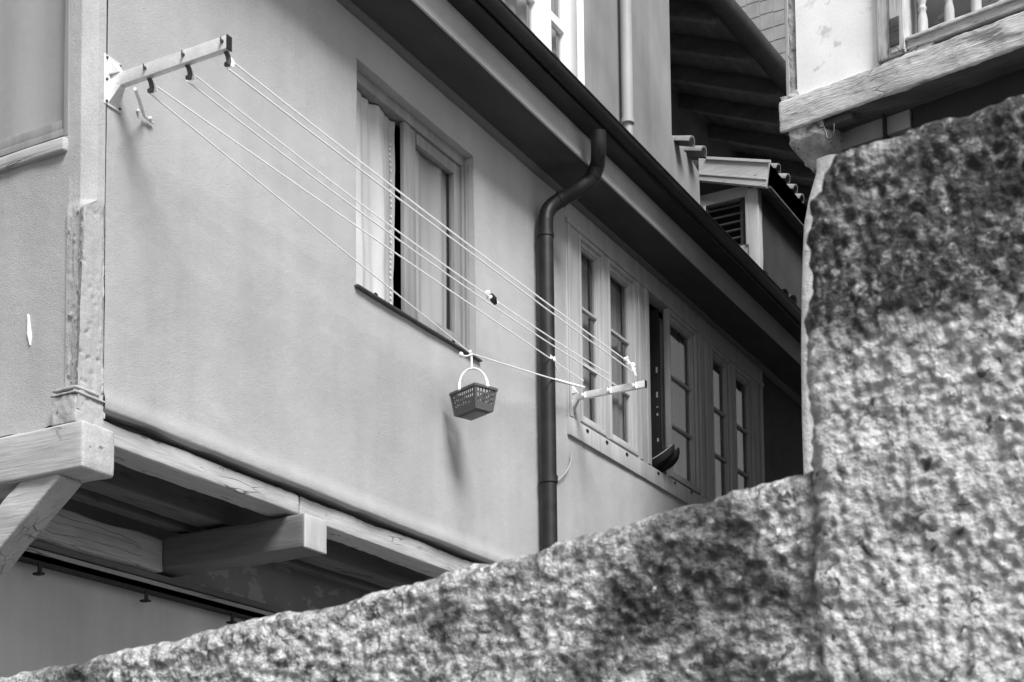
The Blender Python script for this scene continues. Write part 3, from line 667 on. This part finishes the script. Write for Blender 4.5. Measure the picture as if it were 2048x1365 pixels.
# ------------------------------------------------------------------ clotheslines and basket
def rope(p, q, sag=0., n=24): return [Vector(p).lerp(Vector(q), i/n) - Vector((0, 0, sag*4*(i/n)*(1-i/n))) for i in range(n+1)]
def knot(m, c, r=.013, seed=1, n=4, d=Vector((.8, 0, 0))):
    rnd = random.Random(seed)
    for i in range(n):
        o = Vector((rnd.uniform(-1, 1), rnd.uniform(-1, 1), rnd.uniform(-1, 1)))*r*.7 + d*r*(i-n/2)*.9
        m.ball(tuple(Vector(c)+o), r*rnd.uniform(.7, 1.05), .3, seed+i)
RR = .0050
# inner line (carries the basket)
HY = -.205
hang = at(943, 708, 'y', HY)
a_top = at(304, 167, 'y', y1[0]); a_bot = at(300, 187, 'y', y1[0]); e_top = at(1167, 762, 'y', y2[0]); e_bot = at(1168, 776, 'y', y2[0])
t = thing('clothesline', 'inner clothesline nearest the wall, pulled down by the basket', 'clothesline', tuple(a_top), 'white clotheslines strung between the two brackets')
m = M(); m.tube(rope(a_top, e_top, .012), RR, 6); m.build('cord', ROPE, t, smooth=True); m = M(); m.tube(rope(a_bot, hang, .004), RR, 6); m.tube(rope(hang, e_bot, .004), RR, 6); m.build('cord', ROPE, t, smooth=True)
m = M(); k = at(1068, 694, 'y', (y1[0]+y2[0])/2-.02); k = rope(a_top, e_top, .012, 400)[358]; knot(m, k, .016, 3, 5, Vector((.9, 0, -.4))); m.tube([k+Vector((-.05, 0, .03)), k], .005, 6); m.tube([k, k+Vector((.07, 0, -.06))], .005, 6); m.build('knot', ROPE, t, smooth=True)
m = M(); m.tube([at(1109, 760, 'y', y2[0]-.005), e_bot+Vector((0, 0, .004))], [.013, .009], 8); m.build('wrapped_end', ROPE, t, smooth=True)
# middle line
a_top = at(380, 143, 'y', y1[1]); a_bot = at(374, 162, 'y', y1[1]); e_top = at(1217, 748, 'y', y2[1]); e_bot = at(1220, 763, 'y', y2[1])
t = thing('clothesline', 'middle clothesline with a knot tied off in black tape', 'clothesline', tuple(a_top), 'white clotheslines strung between the two brackets')
m = M(); m.tube(rope(a_top, e_top, .062), RR, 6); m.build('cord', ROPE, t, smooth=True); m = M(); m.tube(rope(a_bot, e_bot, .055), RR, 6); m.build('cord', ROPE, t, smooth=True)
R_ = rope(a_top, e_top, .062, 400)
def near(R_, u): return min(R_, key=lambda p: abs((lambda q: 1024+F_PX*(q@R2)/(q@FW))(np.array(p)-CAM)-u))
m = M(); k = near(R_, 979); knot(m, k, .017, 5, 3, Vector((.9, 0, -.5))); k2 = near(R_, 994); m.build('knot', ROPE, t, smooth=True); m = M(); knot(m, k2, .015, 6, 3, Vector((.9, 0, -.5))); m.build('knot', ROPE, t, smooth=True)
m = M(); k3 = near(R_, 987); m.tube([k3-Vector((.03, 0, -.02)), k3, k3+Vector((.03, 0, -.02))], [.014, .024, .013], 7); m.build('tape', BLACKCAP, t)
# outer line
a_top = at(459, 119, 'y', y1[2]); a_bot = at(456, 138, 'y', y1[2]); e_top = at(1262, 728, 'y', y2[2]); e_bot = at(1270, 747, 'y', y2[2])
t = thing('clothesline', 'outer clothesline furthest from the wall, ending in a cluster of knots', 'clothesline', tuple(a_top), 'white clotheslines strung between the two brackets')
m = M(); m.tube(rope(a_top, e_top, .025), RR*1.1, 6); m.build('cord', ROPE, t, smooth=True); m = M(); m.tube(rope(a_bot, e_bot, .015), RR*1.1, 6); m.build('cord', ROPE, t, smooth=True)
m = M(); R_ = rope(a_top, e_top, .025, 400)
k = near(R_, 1257); knot(m, k+Vector((-.01, 0, .0)), .013, 8, 5, Vector((.9, 0, -.6))); k = Vector(e_top); knot(m, k+Vector((.04, 0, -.02)), .017, 9, 4, Vector((.3, 0, -.9))); m.tube([k+Vector((.0, 0, 0)), at(1271, 752, 'y', y2[2]-.02)], [.014, .01], 7); m.build('knot', ROPE, t, smooth=True)

# basket
zr = hang.z - .262
ca, cb, cd = [at(u, v, 'z', zr) for u, v in ((900, 788), (950, 766.5), (991, 779.5))]
ctr = (ca+cd)/2
shift = Vector((hang.x-ctr.x, hang.y-ctr.y, 0)); ctr2 = Vector((ctr.x, ctr.y, zr))
ex = (ca-cb); ey = (cd-cb); Lx = ex.length; ex.normalize(); ey = (ey-ex*ey.dot(ex)); Ly = ey.length; ey.normalize()
ctr2 = cb + ex*Lx/2 + ey*Ly/2
bt = thing('basket', 'small grey perforated plastic basket with a white handle, hanging from the inner clothesline', 'basket', tuple(ctr2))
def bp(x, y, z): return ctr2 + ex*x + ey*y + Vector((0, 0, z))
HB = .150
def side(m, o, dirv, L_, nrm_, cols, rows):
    """a tapering wall with real oval holes: o = middle of its rim"""
    th = .004; nu = cols*8+8; 
    def P(s, t, k):   # s -1..1, t 0 rim..1 foot, k thickness side
        half = L_/2 - t*.022
        return o + dirv*(s*half) - nrm_*(t*.022) + Vector((0, 0, -t*HB)) - nrm_*(k*th)
    x0, x1 = -.84, .84; z0, z1 = .10, .72
    vs = []; fs = []
    def quad(a, b, c, d):
        i = len(vs)
        vs.extend([P(*a, 0), P(*b, 0), P(*c, 0), P(*d, 0), P(*a, 1), P(*b, 1), P(*c, 1), P(*d, 1)])
        fs.extend([(i, i+1, i+2, i+3), (i+7, i+6, i+5, i+4)])
    quad((-1, 0), (1, 0), (1, z0), (-1, z0)); quad((-1, z1), (1, z1), (1, 1), (-1, 1)); quad((-1, z0), (x0, z0), (x0, z1), (-1, z1)); quad((x1, z0), (1, z0), (1, z1), (x1, z1))
    cw = (x1-x0)/cols; chh = (z1-z0)/rows; n = 16
    for i in range(cols):
        for j in range(rows):
            cx, cz = x0+(i+.5)*cw, z0+(j+.5)*chh; ins = []; outs = []
            for k in range(n):
                a = 2*math.pi*k/n + math.pi/n; c_, s_ = math.cos(a), math.sin(a)
                ins.append((cx+cw*.34*c_, cz+chh*.40*s_)); q = max(abs(c_), abs(s_)); outs.append((cx+cw*.5*c_/q, cz+chh*.5*s_/q))
            # make the outer ring hit the cell corners
            for k in range(n):
                k2 = (k+1) % n; quad(ins[k], ins[k2], outs[k2], outs[k])
                i0 = len(vs); vs.extend([P(*ins[k], 0), P(*ins[k2], 0), P(*ins[k2], 1), P(*ins[k], 1)]); fs.append((i0, i0+1, i0+2, i0+3))
            for sa, sb in ((1, 1), (-1, 1), (-1, -1), (1, -1)):
                ang = math.atan2(sb, sa) % (2*math.pi); kk = int((ang-math.pi/n)/(2*math.pi/n)) % n
                o1, o2 = outs[kk], outs[(kk+1) % n]; cc = (cx+sa*cw*.5, cz+sb*chh*.5)
                i0 = len(vs); vs.extend([P(*o1, 0), P(*o2, 0), P(*cc, 0)]); fs.append((i0, i0+1, i0+2))
    m.add([tuple(v) for v in vs], fs)
m = M()
side(m, bp(0, -Ly/2, 0), ex, Lx, -ey, 10, 3); side(m, bp(0, Ly/2, 0), -ex, Lx, ey, 10, 3)
side(m, bp(-Lx/2, 0, 0), -ey, Ly, -ex, 6, 3); side(m, bp(Lx/2, 0, 0), ey, Ly, ex, 6, 3)
m.build('body', PLASTIC, bt)
m = M(); fx, fyy = Lx/2-.022, Ly/2-.022
T = Matrix(((ex.x, ey.x, 0, ctr2.x), (ex.y, ey.y, 0, ctr2.y), (0, 0, 1, ctr2.z), (0, 0, 0, 1)))
m.rbox((-fx-.002, -fyy-.002, -HB-.004), (fx+.002, fyy+.002, -HB+.008), .006, .05, mat=T); m.rbox((-fx+.02, -fyy+.02, -HB-.010), (fx-.02, fyy-.02, -HB-.002), .004, .05, mat=T)
for sx in (-1, 1):
    for sy in (-1, 1): m.tube([bp(sx*(Lx/2-.002), sy*(Ly/2-.002), 0), bp(sx*fx, sy*fyy, -HB)], .006, 10)
m.build('base', PLASTIC, bt, smooth=True)
m = M()
for a, b_ in (((-Lx/2-.004, -Ly/2-.006, -.016), (Lx/2+.004, -Ly/2+.004, .004)), ((-Lx/2-.004, Ly/2-.004, -.016), (Lx/2+.004, Ly/2+.006, .004)), ((-Lx/2-.006, -Ly/2+.004, -.0155), (-Lx/2+.004, Ly/2-.004, .0035)), ((Lx/2-.004, -Ly/2+.004, -.0155), (Lx/2+.006, Ly/2-.004, .0035))):
    m.rbox(a, b_, .003, .1, mat=T)
m.build('rim', PLASTIC, bt, smooth=True)
# handle: hoop across the middle, its two feet on the long sides
top = hang + Vector((0, 0, -.098))
e1 = at(919, 779, 'z', zr); e2 = at(975, 772, 'z', zr)
e1 = bp(*( (lambda q: ((q-ctr2).dot(ex), (q-ctr2).dot(ey), 0))(e1) )); e2 = bp(*( (lambda q: ((q-ctr2).dot(ex), (q-ctr2).dot(ey), 0))(e2) ))
mid = (e1+e2)/2; hh = top - mid; hoop = []
for i in range(25):
    a = math.pi*i/24; hoop.append(mid + (e1-mid)*math.cos(a) + Vector((0, 0, 1))*hh.z*math.sin(a)**.9 + Vector((hh.x, hh.y, 0))*math.sin(a))
m = M(); m.tube(hoop, [.0065 if 2 < i < 22 else .0095 for i in range(25)], 10); m.ball(tuple(e2), .014); m.ball(tuple(e1), .012); m.build('handle', HANDLE, bt, smooth=True)
m = M(); knot(m, hang, .014, 11, 4, Vector((.5, 0, 0))); kk = at(922, 710, 'y', HY); m.tube(rope(hang, kk, .012, 8), .005, 6); m.ball(tuple(kk), .017, .3, 4)
m.tube([hang+Vector((-.006, 0, 0)), top+Vector((-.004, 0, -.008))], .004, 6); m.tube([hang+Vector((.007, 0, 0)), top+Vector((.004, 0, -.008))], .004, 6); m.build('tie_cord', ROPE, bt, smooth=True)

# short loose cable hanging on the wall by the downpipe
c_ = [at(1143, 905, 'y', -.02), at(1141, 925, 'y', -.022), at(1132, 945, 'y', -.022), at(1115, 962, 'y', -.02)]
m = M(); m.tube(smoothpath(c_), .005, 6); m.build('cable', PALEZINC, None, 'thin pale cable end curving out beside the dark downpipe', smooth=True, cat='cable')

# shoes on the window sill
def shoe(x, dz, label, rot):
    t = thing('slipper', label, 'slipper', (x, -.02, 5.432+dz), 'pair of slippers airing on the window sill')
    T = Matrix.Translation((x, .10, 5.436+dz)) @ Matrix.Rotation(rot, 4, 'Z') @ Matrix.Rotation(math.radians(-20), 4, 'X') @ Matrix.Diagonal((1.2, 1.1, 1.5, 1))
    def outline(k, s_=1.):
        a = 2*math.pi*k/24; y = math.cos(a); w = .046*(1-.18*(y < 0)*abs(y))*math.sin(a); return (w*s_, -.14+.14*-y*s_ if False else -.14*(1+y*s_), 0)
    m = M(); n = 24; vs = []; lv = ((-.0, .80, .0), (.012, .93, .01), (.030, 1., .0), (.036, .99, .0)); fs = []
    def rise(y): return .035*max(0, (-y-.12)/.16)**2
    for z, s_, _ in lv:
        for k in range(n): q = outline(k, s_); vs.append((q[0], q[1], z+rise(q[1])))
    for i in range(len(lv)-1):
        for k in range(n): k2 = (k+1) % n; fs.append((i*n+k, i*n+k2, (i+1)*n+k2, (i+1)*n+k))
    fs += [tuple(range(n))[::-1]]
    m.add(vs, fs, T); m.build('sole', SHOE, t, smooth=True)
    m = M(); vs = []
    for k in range(n): q = outline(k, .985); vs.append((q[0], q[1], .0365+rise(q[1])))
    for k in range(n): q = outline(k, .93); vs.append((q[0], q[1], .042+rise(q[1])))
    vs.append((0, -.14, .040)); m.add(vs, [(k, (k+1) % n, (k+1) % n+n, k+n) for k in range(n)]+[(n+k, n+(k+1) % n, 2*n) for k in range(n)], T); m.build('insole', INSOLE, t, smooth=True)
    m = M(); vs = []; fs = []; w = 10       # strap arching over the front half
    for i in range(6):
        y = -.15-.075*i/5
        for k in range(w+1): a = math.pi*k/w; hw = .043*(1-.25*(i/5)**2); vs.append((hw*math.cos(a), y-.01*math.sin(a), .034+rise(y)+.036*math.sin(a)*(1-.35*i/5)))
    for i in range(5):
        for k in range(w): fs.append((i*(w+1)+k, i*(w+1)+k+1, (i+1)*(w+1)+k+1, (i+1)*(w+1)+k))
    m.add(vs, fs, T); m.build('strap', SHOE, t, smooth=True)
xs0 = at(1318, 930, 'y', -.02).x
shoe(xs0, 0, 'dark slipper with a pale insole on the window sill, the one nearer the downpipe', .1)
shoe(xs0+.16, .002, 'dark slipper with a pale insole on the window sill, the one further from the downpipe', -.12)

# ------------------------------------------------------------------ the old house with the balustrade, on the right
_n = Vector((-math.cos(math.radians(9.8)), math.sin(math.radians(9.8)), 0)); O = at(1557, 262, 'z', 7.45)
dn = Vector((-.170, -.985, 0)).normalized(); inn = Vector((.985, -.170, 0)).normalized()
TB = Matrix(((dn.x, inn.x, 0, O.x), (dn.y, inn.y, 0, O.y), (0, 0, 1, 0), (0, 0, 0, 1)))
TBi = TB.inverted()
def bl(u, v, yo=0.):   # picture point -> local (s, z) on the facade plane set back by yo
    q = TBi @ atp(u, v, TB @ Vector((0, yo, 0)), inn); return q.x, q.z
def lb(m, name, mt, parent, label=None, smooth=True):
    m.v = [tuple(TB @ Vector(p)) for p in m.v]; return m.build(name, mt, parent, label, smooth=smooth, angle=60)
OH = thing('balcony_house', 'old white house with a cracked timber sill beam and a turned balustrade', 'house', (O.x, O.y, 0))
sE = 5.2
z_b0 = bl(1800, 180)[1]; zt0 = bl(1700, 152)[1]; zbm = (bl(1557, 262)[1]+bl(2040, 99)[1])/2; ztm = (bl(1600, 188)[1]+bl(1757, 130)[1]+bl(2040, 25)[1])/3
s0 = bl(1557, 230)[0]
m = M(); m.rbox((s0, 0, zbm), (sE, .035, ztm), .012, .02, .012, 3.5, 2, fine=.004, ffreq=25); lb(m, 'sill_beam', OLDWOOD_H, OH)
sp0, sp1 = bl(1594, 150, .03)[0], bl(1757, 60, .03)[0]; spost1 = bl(1812, 60)[0]
m = M(); m.sheet(lin(sp0, sp1, .04), lin(ztm-.02, 9.7, .06), lambda x, z: (x, .03+.008*fbm((x*2, 0, z*2)), z)); m.box((sp0, .06, ztm-.02), (sp1, .3, 9.7)); lb(m, 'plaster_panel', WHITEWALL, OH)
se0 = bl(1578, 100, .05)[0]
m = M(); m.rbox((se0, .05, ztm-.01), (sp0+.001, .3, 9.7), .01, .03, .014, 14, 4, fine=.006); lb(m, 'corner_stone', MASONRY, OH)
m = M(); m.rbox((se0-.03, .045, ztm-.01), (se0+.002, .09, 9.7), .006, .05, .003, 9, 4); lb(m, 'corner_strip', PALEZINC, OH)
m = M(); m.rbox((s0-.0, .02, ztm-.005), (sp0+.01, .2, ztm+.05), .012, .02, .02, 16, 9, fine=.01); lb(m, 'broken_mortar', MASONRY, OH)
m = M(); m.rbox((sp1+.003, -.012, ztm+.012), (spost1, .2, 9.7), .01, .04, .006, 4, 6, fine=.003); m.rbox((sp1+.5*(spost1-sp1), -.026, ztm+.03), (spost1-.006, -.008, 9.7), .006, .04, .004, 5, 8, fine=.003)
post = lb(m, 'post', OLDWOOD_V, OH)
pa, pb = bl(1778, 40, -.03), bl(1799, 88, -.03)
m = M(); m.rbox((pa[0], -.036, pb[1]), (pb[0], -.02, pa[1]), .003, .03, .003, 9); lb(m, 'patch', OLDDARK, post)
# balustrade
rz = (bl(1814, 80, .02)[1] + bl(2000, 12, .02)[1])/2; rzb = bl(1900, 68, .02)[1]
m = M(); m.rbox((spost1, .0, rz-.085), (sE, .16, rz-.0), .008, .05, .004, 4, 3, fine=.002); m.rbox((spost1, -.02, rz-.022), (sE, .17, rz+.006), .006, .05, .003, 4, 3, fine=.002)
lb(m, 'bottom_rail', OLDWOOD_H, OH)
m = M(); s3 = spost1+.0; q = []
for i in range(9): q.append((.0, rz-.09-.0))
prof = [(s3, rz-.086), (s3+.20, rz-.086), (s3+.185, rz-.105), (s3+.15, rz-.125), (s3+.13, rz-.16), (s3+.10, ztm-.0), (s3, ztm)]
n = len(prof); vs = [(x, .01, z) for x, z in prof]+[(x, .12, z) for x, z in prof]
m.add(vs, [tuple(range(n)), tuple(range(2*n-1, n-1, -1))]+[(i, i+n, (i+1) % n+n, (i+1) % n) for i in range(n)]); lb(m, 'rail_bracket', OLDWOOD_V, OH, smooth=False)
for u, v in ((1846, 60), (1899, 45), (1953, 25), (2007, 5), (2062, -15)):
    s_ = bl(u, v, .08)[0]
    pr = [(.036, .0), (.036, .13), (.032, .16), (.024, .20), (.030, .215), (.031, .225), (.024, .235), (.023, .25), (.034, .30), (.038, .36), (.034, .44), (.022, .55), (.03, .58), (.022, .6), (.034, .64), (.034, .8)]
    m = M(); m.lathe(pr, (s_, .08, rz), 18); lb(m, 'baluster', OLDWOOD_V, OH)
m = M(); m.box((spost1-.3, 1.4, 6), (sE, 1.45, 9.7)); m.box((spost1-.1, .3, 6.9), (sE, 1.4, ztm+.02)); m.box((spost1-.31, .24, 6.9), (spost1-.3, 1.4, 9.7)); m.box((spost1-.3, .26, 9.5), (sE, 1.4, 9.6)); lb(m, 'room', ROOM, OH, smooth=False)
m = M(); m.rbox((spost1-.05, -.02, rz+.8), (sE, .2, rz+.92), .01, .1, .004); lb(m, 'handrail', OLDWOOD_H, OH)
# under the beam
m = M(); m.rbox((s0+.02, .038, zbm+.006), (sE, .52, ztm-.01), .012, .04, .012, 4, 12, fine=.004); lb(m, 'inner_beam', OLDDARK, OH)  # rear of the sill beam, underside shade put into its dark colour
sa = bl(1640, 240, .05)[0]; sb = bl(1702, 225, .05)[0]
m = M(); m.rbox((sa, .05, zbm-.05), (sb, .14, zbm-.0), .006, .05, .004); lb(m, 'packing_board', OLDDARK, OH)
m = M()
cs0, cs1 = bl(1576, 260, .06)[0], bl(1654, 260, .06)[0]
zc1 = bl(1600, 250, .06)[1]; zc0 = bl(1625, 322, .06)[1]
vs = []; fs = []
def corb(s, t):   # s around, t down
    k = 1-.55*max(0, (t-.45)/.55)**1.2
    pl = [(cs0, .55), (cs0, .10), (cs0+.03, .03), (cs0+.5*(cs1-cs0), .02), (cs1-.02, .05), (cs1, .12), (cs1, .55)]
    kk = s*6; i = min(5, int(kk)); w = kk-i; P = Vector(pl[i]).lerp(Vector(pl[i+1]), w)
    cx, cyy = (cs0+cs1)/2+.05, .35; x = cx+(P.x-cx)*k; y = cyy+(P.y-cyy)*k; z = zc1+.02+(zc0-zc1-.02)*t
    nn = fbm((x*18, y*18, z*18), 3)*.014; return (x+nn, y+nn, z+nn*.5)
m.sheet([i/48 for i in range(49)], [j/24 for j in range(25)], corb); 
m.box((cs0+.12, .2, zc0-.01), (cs1-.05, .5, zc0+.01)); lb(m, 'corbel', MASONRY, OH)
# hook
hp = [bl(u, v, .0) for u, v in ((1636, 256), (1648, 255), (1652, 266), (1654, 276), (1659, 280), (1665, 276), (1668, 262), (1668, 248))]
m = M(); m.tube([(a_, .0, b_) for a_, b_ in hp], .006, 8); lb(m, 'hook', STEELDARK, OH)
# ground-floor wall below, its plastered corner bulging a little
edge = [(345, 1628), (400, 1612), (450, 1603), (520, 1600), (600, 1598), (700, 1597), (850, 1599), (945, 1602), (1100, 1604), (1300, 1606)]
def le(z):
    zz = [(bl(u, v, .10)) for v, u in edge]
    for (s_a, z_a), (s_b, z_b) in zip(zz[:-1], zz[1:]):
        if z_b <= z <= z_a: return s_a+(s_b-s_a)*(z_a-z)/(z_a-z_b)
    return zz[0][0] if z > zz[0][1] else zz[-1][0]
zts = bl(1628, 320, .10)[1]
m = M(); 
def lw(i, z):
    s_ = le(z); w = [0, .004, .012, .03][i] if i < 4 else .03+(i-3)*.045
    yy = [.30, .16, .115, .10][i] if i < 4 else .10+.26*min(1, max(0, (i-6)/7))
    z -= (.05+.05*fbm((i*.21, 4, 0), 3))*min(1, max(0, (i-5)/6))*(1 if z > zts-.02 else 0)
    nn = fbm(((s_+w)*16, i*.3, z*16), 3)*.006; return (s_+w+nn*.6, yy-nn, z)
m.sheet(list(range(0, 112)), lin(2.6, zts, .03), lw); lwall = lb(m, 'lower_wall', LIMEWALL, OH)
m = M(); m.box((.45, .14, 0), (sE, .6, 2.62)); m.box((1.2, .56, 2.6), (sE, .8, zbm-.02)); m.box((.3, .42, 2.6), (1.25, .8, zts-.02)); m.box((s0+.25, .45, zts-.2), (sE, .9, 9.7)); lb(m, 'inner_wall', OLDPLASTER, OH, smooth=False)
# long side of the old house down the alley (hides behind the facade)
m = M(); m.box((.42, .5, 0), (.9, 9, 7.3)); m.box((se0+.03, .3, 7.3), (.9, 9, 9.7)); lb(m, 'alley_wall', LOWPLASTER, OH, smooth=False)
m = M(); m.box((-.3, -.1, 9.7), (sE, 9, 9.85)); lb(m, 'roof', ROOFT, OH, smooth=False)

# ------------------------------------------------------------------ tile-hung wall far behind
TX = 25.
p0 = at(1455, 240, 'x', TX); p1 = at(1610, -60, 'x', TX)
t = thing('tiled_house', 'distant house end hung with pale square wall tiles', 'house', (TX, p1.y, 0))
m = M(); m.box((TX+.03, p1.y-.6, 0), (TX+1, p0.y+.8, 19)); m.build('wall', ROOM_BACK, t)
m = M(); q0 = at(1520, 60, 'x', TX); q1 = at(1547, 60, 'x', TX); ts = abs(q1.y-q0.y); th = ts*1.08
for i in range(-18, 18):
    for j in range(-22, 18):
        y = q0.y+i*ts; z = q0.z+j*th+(random.Random(i*57+j).uniform(-.012, .012))
        if z < 11: continue
        m.add([(TX+.012, y+.006, z+.004), (TX+.012, y+ts-.006, z+.004), (TX+.022, y+ts-.006, z+th), (TX+.022, y+.006, z+th), (TX+.03, y+.006, z), (TX+.03, y+ts-.006, z)], [(0,1,2,3), (4,5,1,0)])
m.build('wall_tiles', SLATE, t)

# ------------------------------------------------------------------ deep dark eaves of the house behind
ZG = 12.2
P1 = at(1418, -14, 'z', ZG); P2 = at(1585, 182, 'z', ZG)
gx = (P2-P1).normalized(); gin = Vector((-gx.y, gx.x, 0)).normalized()
if gin.y < 0: gin = -gin
TR = Matrix(((gx.x, gin.x, 0, P1.x), (gx.y, gin.y, 0, P1.y), (0, 0, 1, 0), (0, 0, 0, 1)))
RH = thing('rear_house', 'dark house behind with deep raftered eaves and a round gutter', 'house', (P1.x, P1.y, 0))
def rb(m, name, mt, parent, smooth=True, label=None):
    m.v = [tuple(TR @ Vector(p)) for p in m.v]; return m.build(name, mt, parent, label, smooth=smooth, angle=50)
Lr = (P2-P1).length; sl2 = math.tan(math.radians(24)); WD = 1.98
DK = mat('rear_eaves_boards', 0.17, .9, .3, (2,6,6), .15, (20,20,20), .3)
DK2 = mat('rear_rafter', 0.181, .9, .3, (6,2,6), .15, (20,20,20), .3)
DW = mat('rear_wall_paint', 0.181, .9, .2, (2,2,2), .1, (40,40,40), .3)
m = M(); m.tube([(-1.6, -.05, ZG-.02), (Lr+9, -.05, ZG-.02)], .13, 20); rb(m, 'gutter', mat('rear_gutter', .035, .6, .3, (3,3,3), .1, (20,20,20), .2), RH)
m = M(); m.prism([(0, ZG+.03), (3.5, ZG+.03+3.5*sl2), (3.5, ZG+.15+3.5*sl2), (0, ZG+.12)], -1.9, Lr+9); rb(m, 'roof', DK, RH, False)
k = -1.6
while k < Lr+8:
    m = M(); T = Matrix.Translation((k, 0, ZG+.03)) @ Matrix.Rotation(math.atan(sl2), 4, 'X'); m.rbox((-.055, .06, -.19), (.055, 3.4, -.002), .008, .4, .006, 2, k, mat=T); rb(m, 'rafter', DK2, RH); k += 1.0
m = M(); m.box((-1.9, WD, 0), (Lr+9, WD+.3, ZG+.02+WD*sl2)); rb(m, 'wall', DW, RH, False)

# ------------------------------------------------------------------ rough stone wall in front
FX = -3.02
LOWT = [(-60, 1362), (0, 1352), (41, 1338), (95, 1329), (153, 1321), (207, 1301), (265, 1288), (327, 1282), (397, 1259), (455, 1241), (509, 1230), (559, 1222), (613, 1218), (662, 1208), (713, 1186), (750, 1173), (804, 1158), (855, 1150), (885, 1138), (914, 1135), (936, 1125), (976, 1122), (1019, 1111), (1062, 1100), (1083, 1090), (1105, 1080), (1137, 1071), (1200, 1052), (1280, 1026), (1364, 1001), (1423, 989), (1468, 974), (1521, 961), (1562, 950), (1600, 941), (1650, 925), (1720, 900)]
TALT = [(1638, 372), (1642, 347), (1648, 325), (1660, 299), (1703, 281), (1742, 268), (1781, 259), (1834, 241), (1875, 230), (1915, 221), (1955, 204), (1995, 190), (2048, 174), (2120, 158), (2250, 130)]
def interp(T, u):
    if u <= T[0][0]: return T[0][1]
    for (a, b), (c, d) in zip(T[:-1], T[1:]):
        if a <= u <= c: return b+(d-b)*(u-a)/(c-a)
    return T[-1][1]
SWT = thing('stone_wall', 'rough lichen-stained stone wall in the foreground, stepping up to a tall section on the right', 'wall', (FX, -4, 0))
def slab(us, top, vbot, xoff, left=None, thick=.34, res=.006, seed=0.):
    """front face follows plane x=FX+xoff; its top rolls back over a rounded edge"""
    rows = []
    cols = []
    for u in us:
        p = at(u, top(u), 'x', FX+xoff); cols.append((p.y, p.z))
    zlow = at(us[0], vbot, 'x', FX+xoff).z if vbot else 0
    R = .035; V = []; nrow = None
    for ci, (y, zt) in enumerate(cols):
        col = []
        zb_ = 1.75
        n = 240
        for j in range(n+1):
            t = j/n; z = zb_+(zt-R-zb_)*t; col.append((Vector((FX+xoff, y, z)), Vector((-1, 0, 0))))
        for j in range(1, 9):
            a = math.pi/2*j/8; col.append((Vector((FX+xoff+R-R*math.cos(a), y, zt-R+R*math.sin(a))), Vector((-math.cos(a), 0, math.sin(a)))))
        for j in range(1, 30): col.append((Vector((FX+xoff+R+(thick-R)*j/29, y, zt+.01*math.sin(j/29*math.pi))), Vector((0, 0, 1))))
        for j in range(1, 10): col.append((Vector((FX+xoff+thick, y, zt-(zt-zb_)*j/9)), Vector((1, 0, 0))))
        V.append(col)
    return V
def relief(p, n, seed):
    q = p+Vector((seed, 0, 0))
    a = noise.noise(q*5)*.012 + noise.noise(q*15)*.008 + noise.noise(q*36)*.007 + noise.noise(q*75)*.006
    w = 1-noise.cell(q*3)*.0
    return p + n*a*(1-.5*abs(n.z))
def mesh_cols(V, name, mt, parent, seed, label=None):
    nr = len(V[0]); vs = []; fs = []
    for c in V:
        for p, n in c: vs.append(tuple(relief(p, n, seed)))
    for i in range(len(V)-1):
        for j in range(nr-1): fs.append((i*nr+j, (i+1)*nr+j, (i+1)*nr+j+1, i*nr+j+1))
    m = M(); m.add(vs, fs); return m.build(name, mt, parent, label, smooth=True, angle=180)
us = [-60+1780*i/420 for i in range(421)]
mesh_cols(slab(us, lambda u: interp(LOWT, u), None, .0), 'low_section', STONE_LOW, SWT, 0.)
us = [1640+610*(i/260) for i in range(261)]
V = slab(us, lambda u: interp(TALT, u), None, -.02, seed=2)
# close the left end with a rounded return going back
pre = []
for k in range(12, 0, -1):
    if k <= 6: a = math.pi/2*k/6; off_y = .03*math.sin(a); off_x = .03*(1-math.cos(a))
    else: off_y = .03; off_x = .03+.31*(k-6)/6
    col = []
    for p, n in V[0]:
        x = min(max(p.x, FX-.02+off_x), FX-.02+.34) if p.x < FX-.02+off_x else p.x
        col.append((Vector((x, p.y+off_y, p.z - (.02*math.sin(min(k, 6)/6*math.pi/2) if p.z > 2.3 else 0))), (n*(1-min(k, 6)/6)+Vector((0, 1, 0))*min(k, 6)/6).normalized()))
    pre.append(col)
mesh_cols(pre+V, 'tall_section', STONE_TALL, SWT, 2.)
yl = V[0][0][0].y; yr_ = V[-1][0][0].y
yfar = at(-60, 1300, 'x', FX).y
m = M(); m.box((FX+.02, yr_-1.5, 0), (FX+.34, yfar, 1.76)); m.build('wall_foot', MASONRY, SWT)
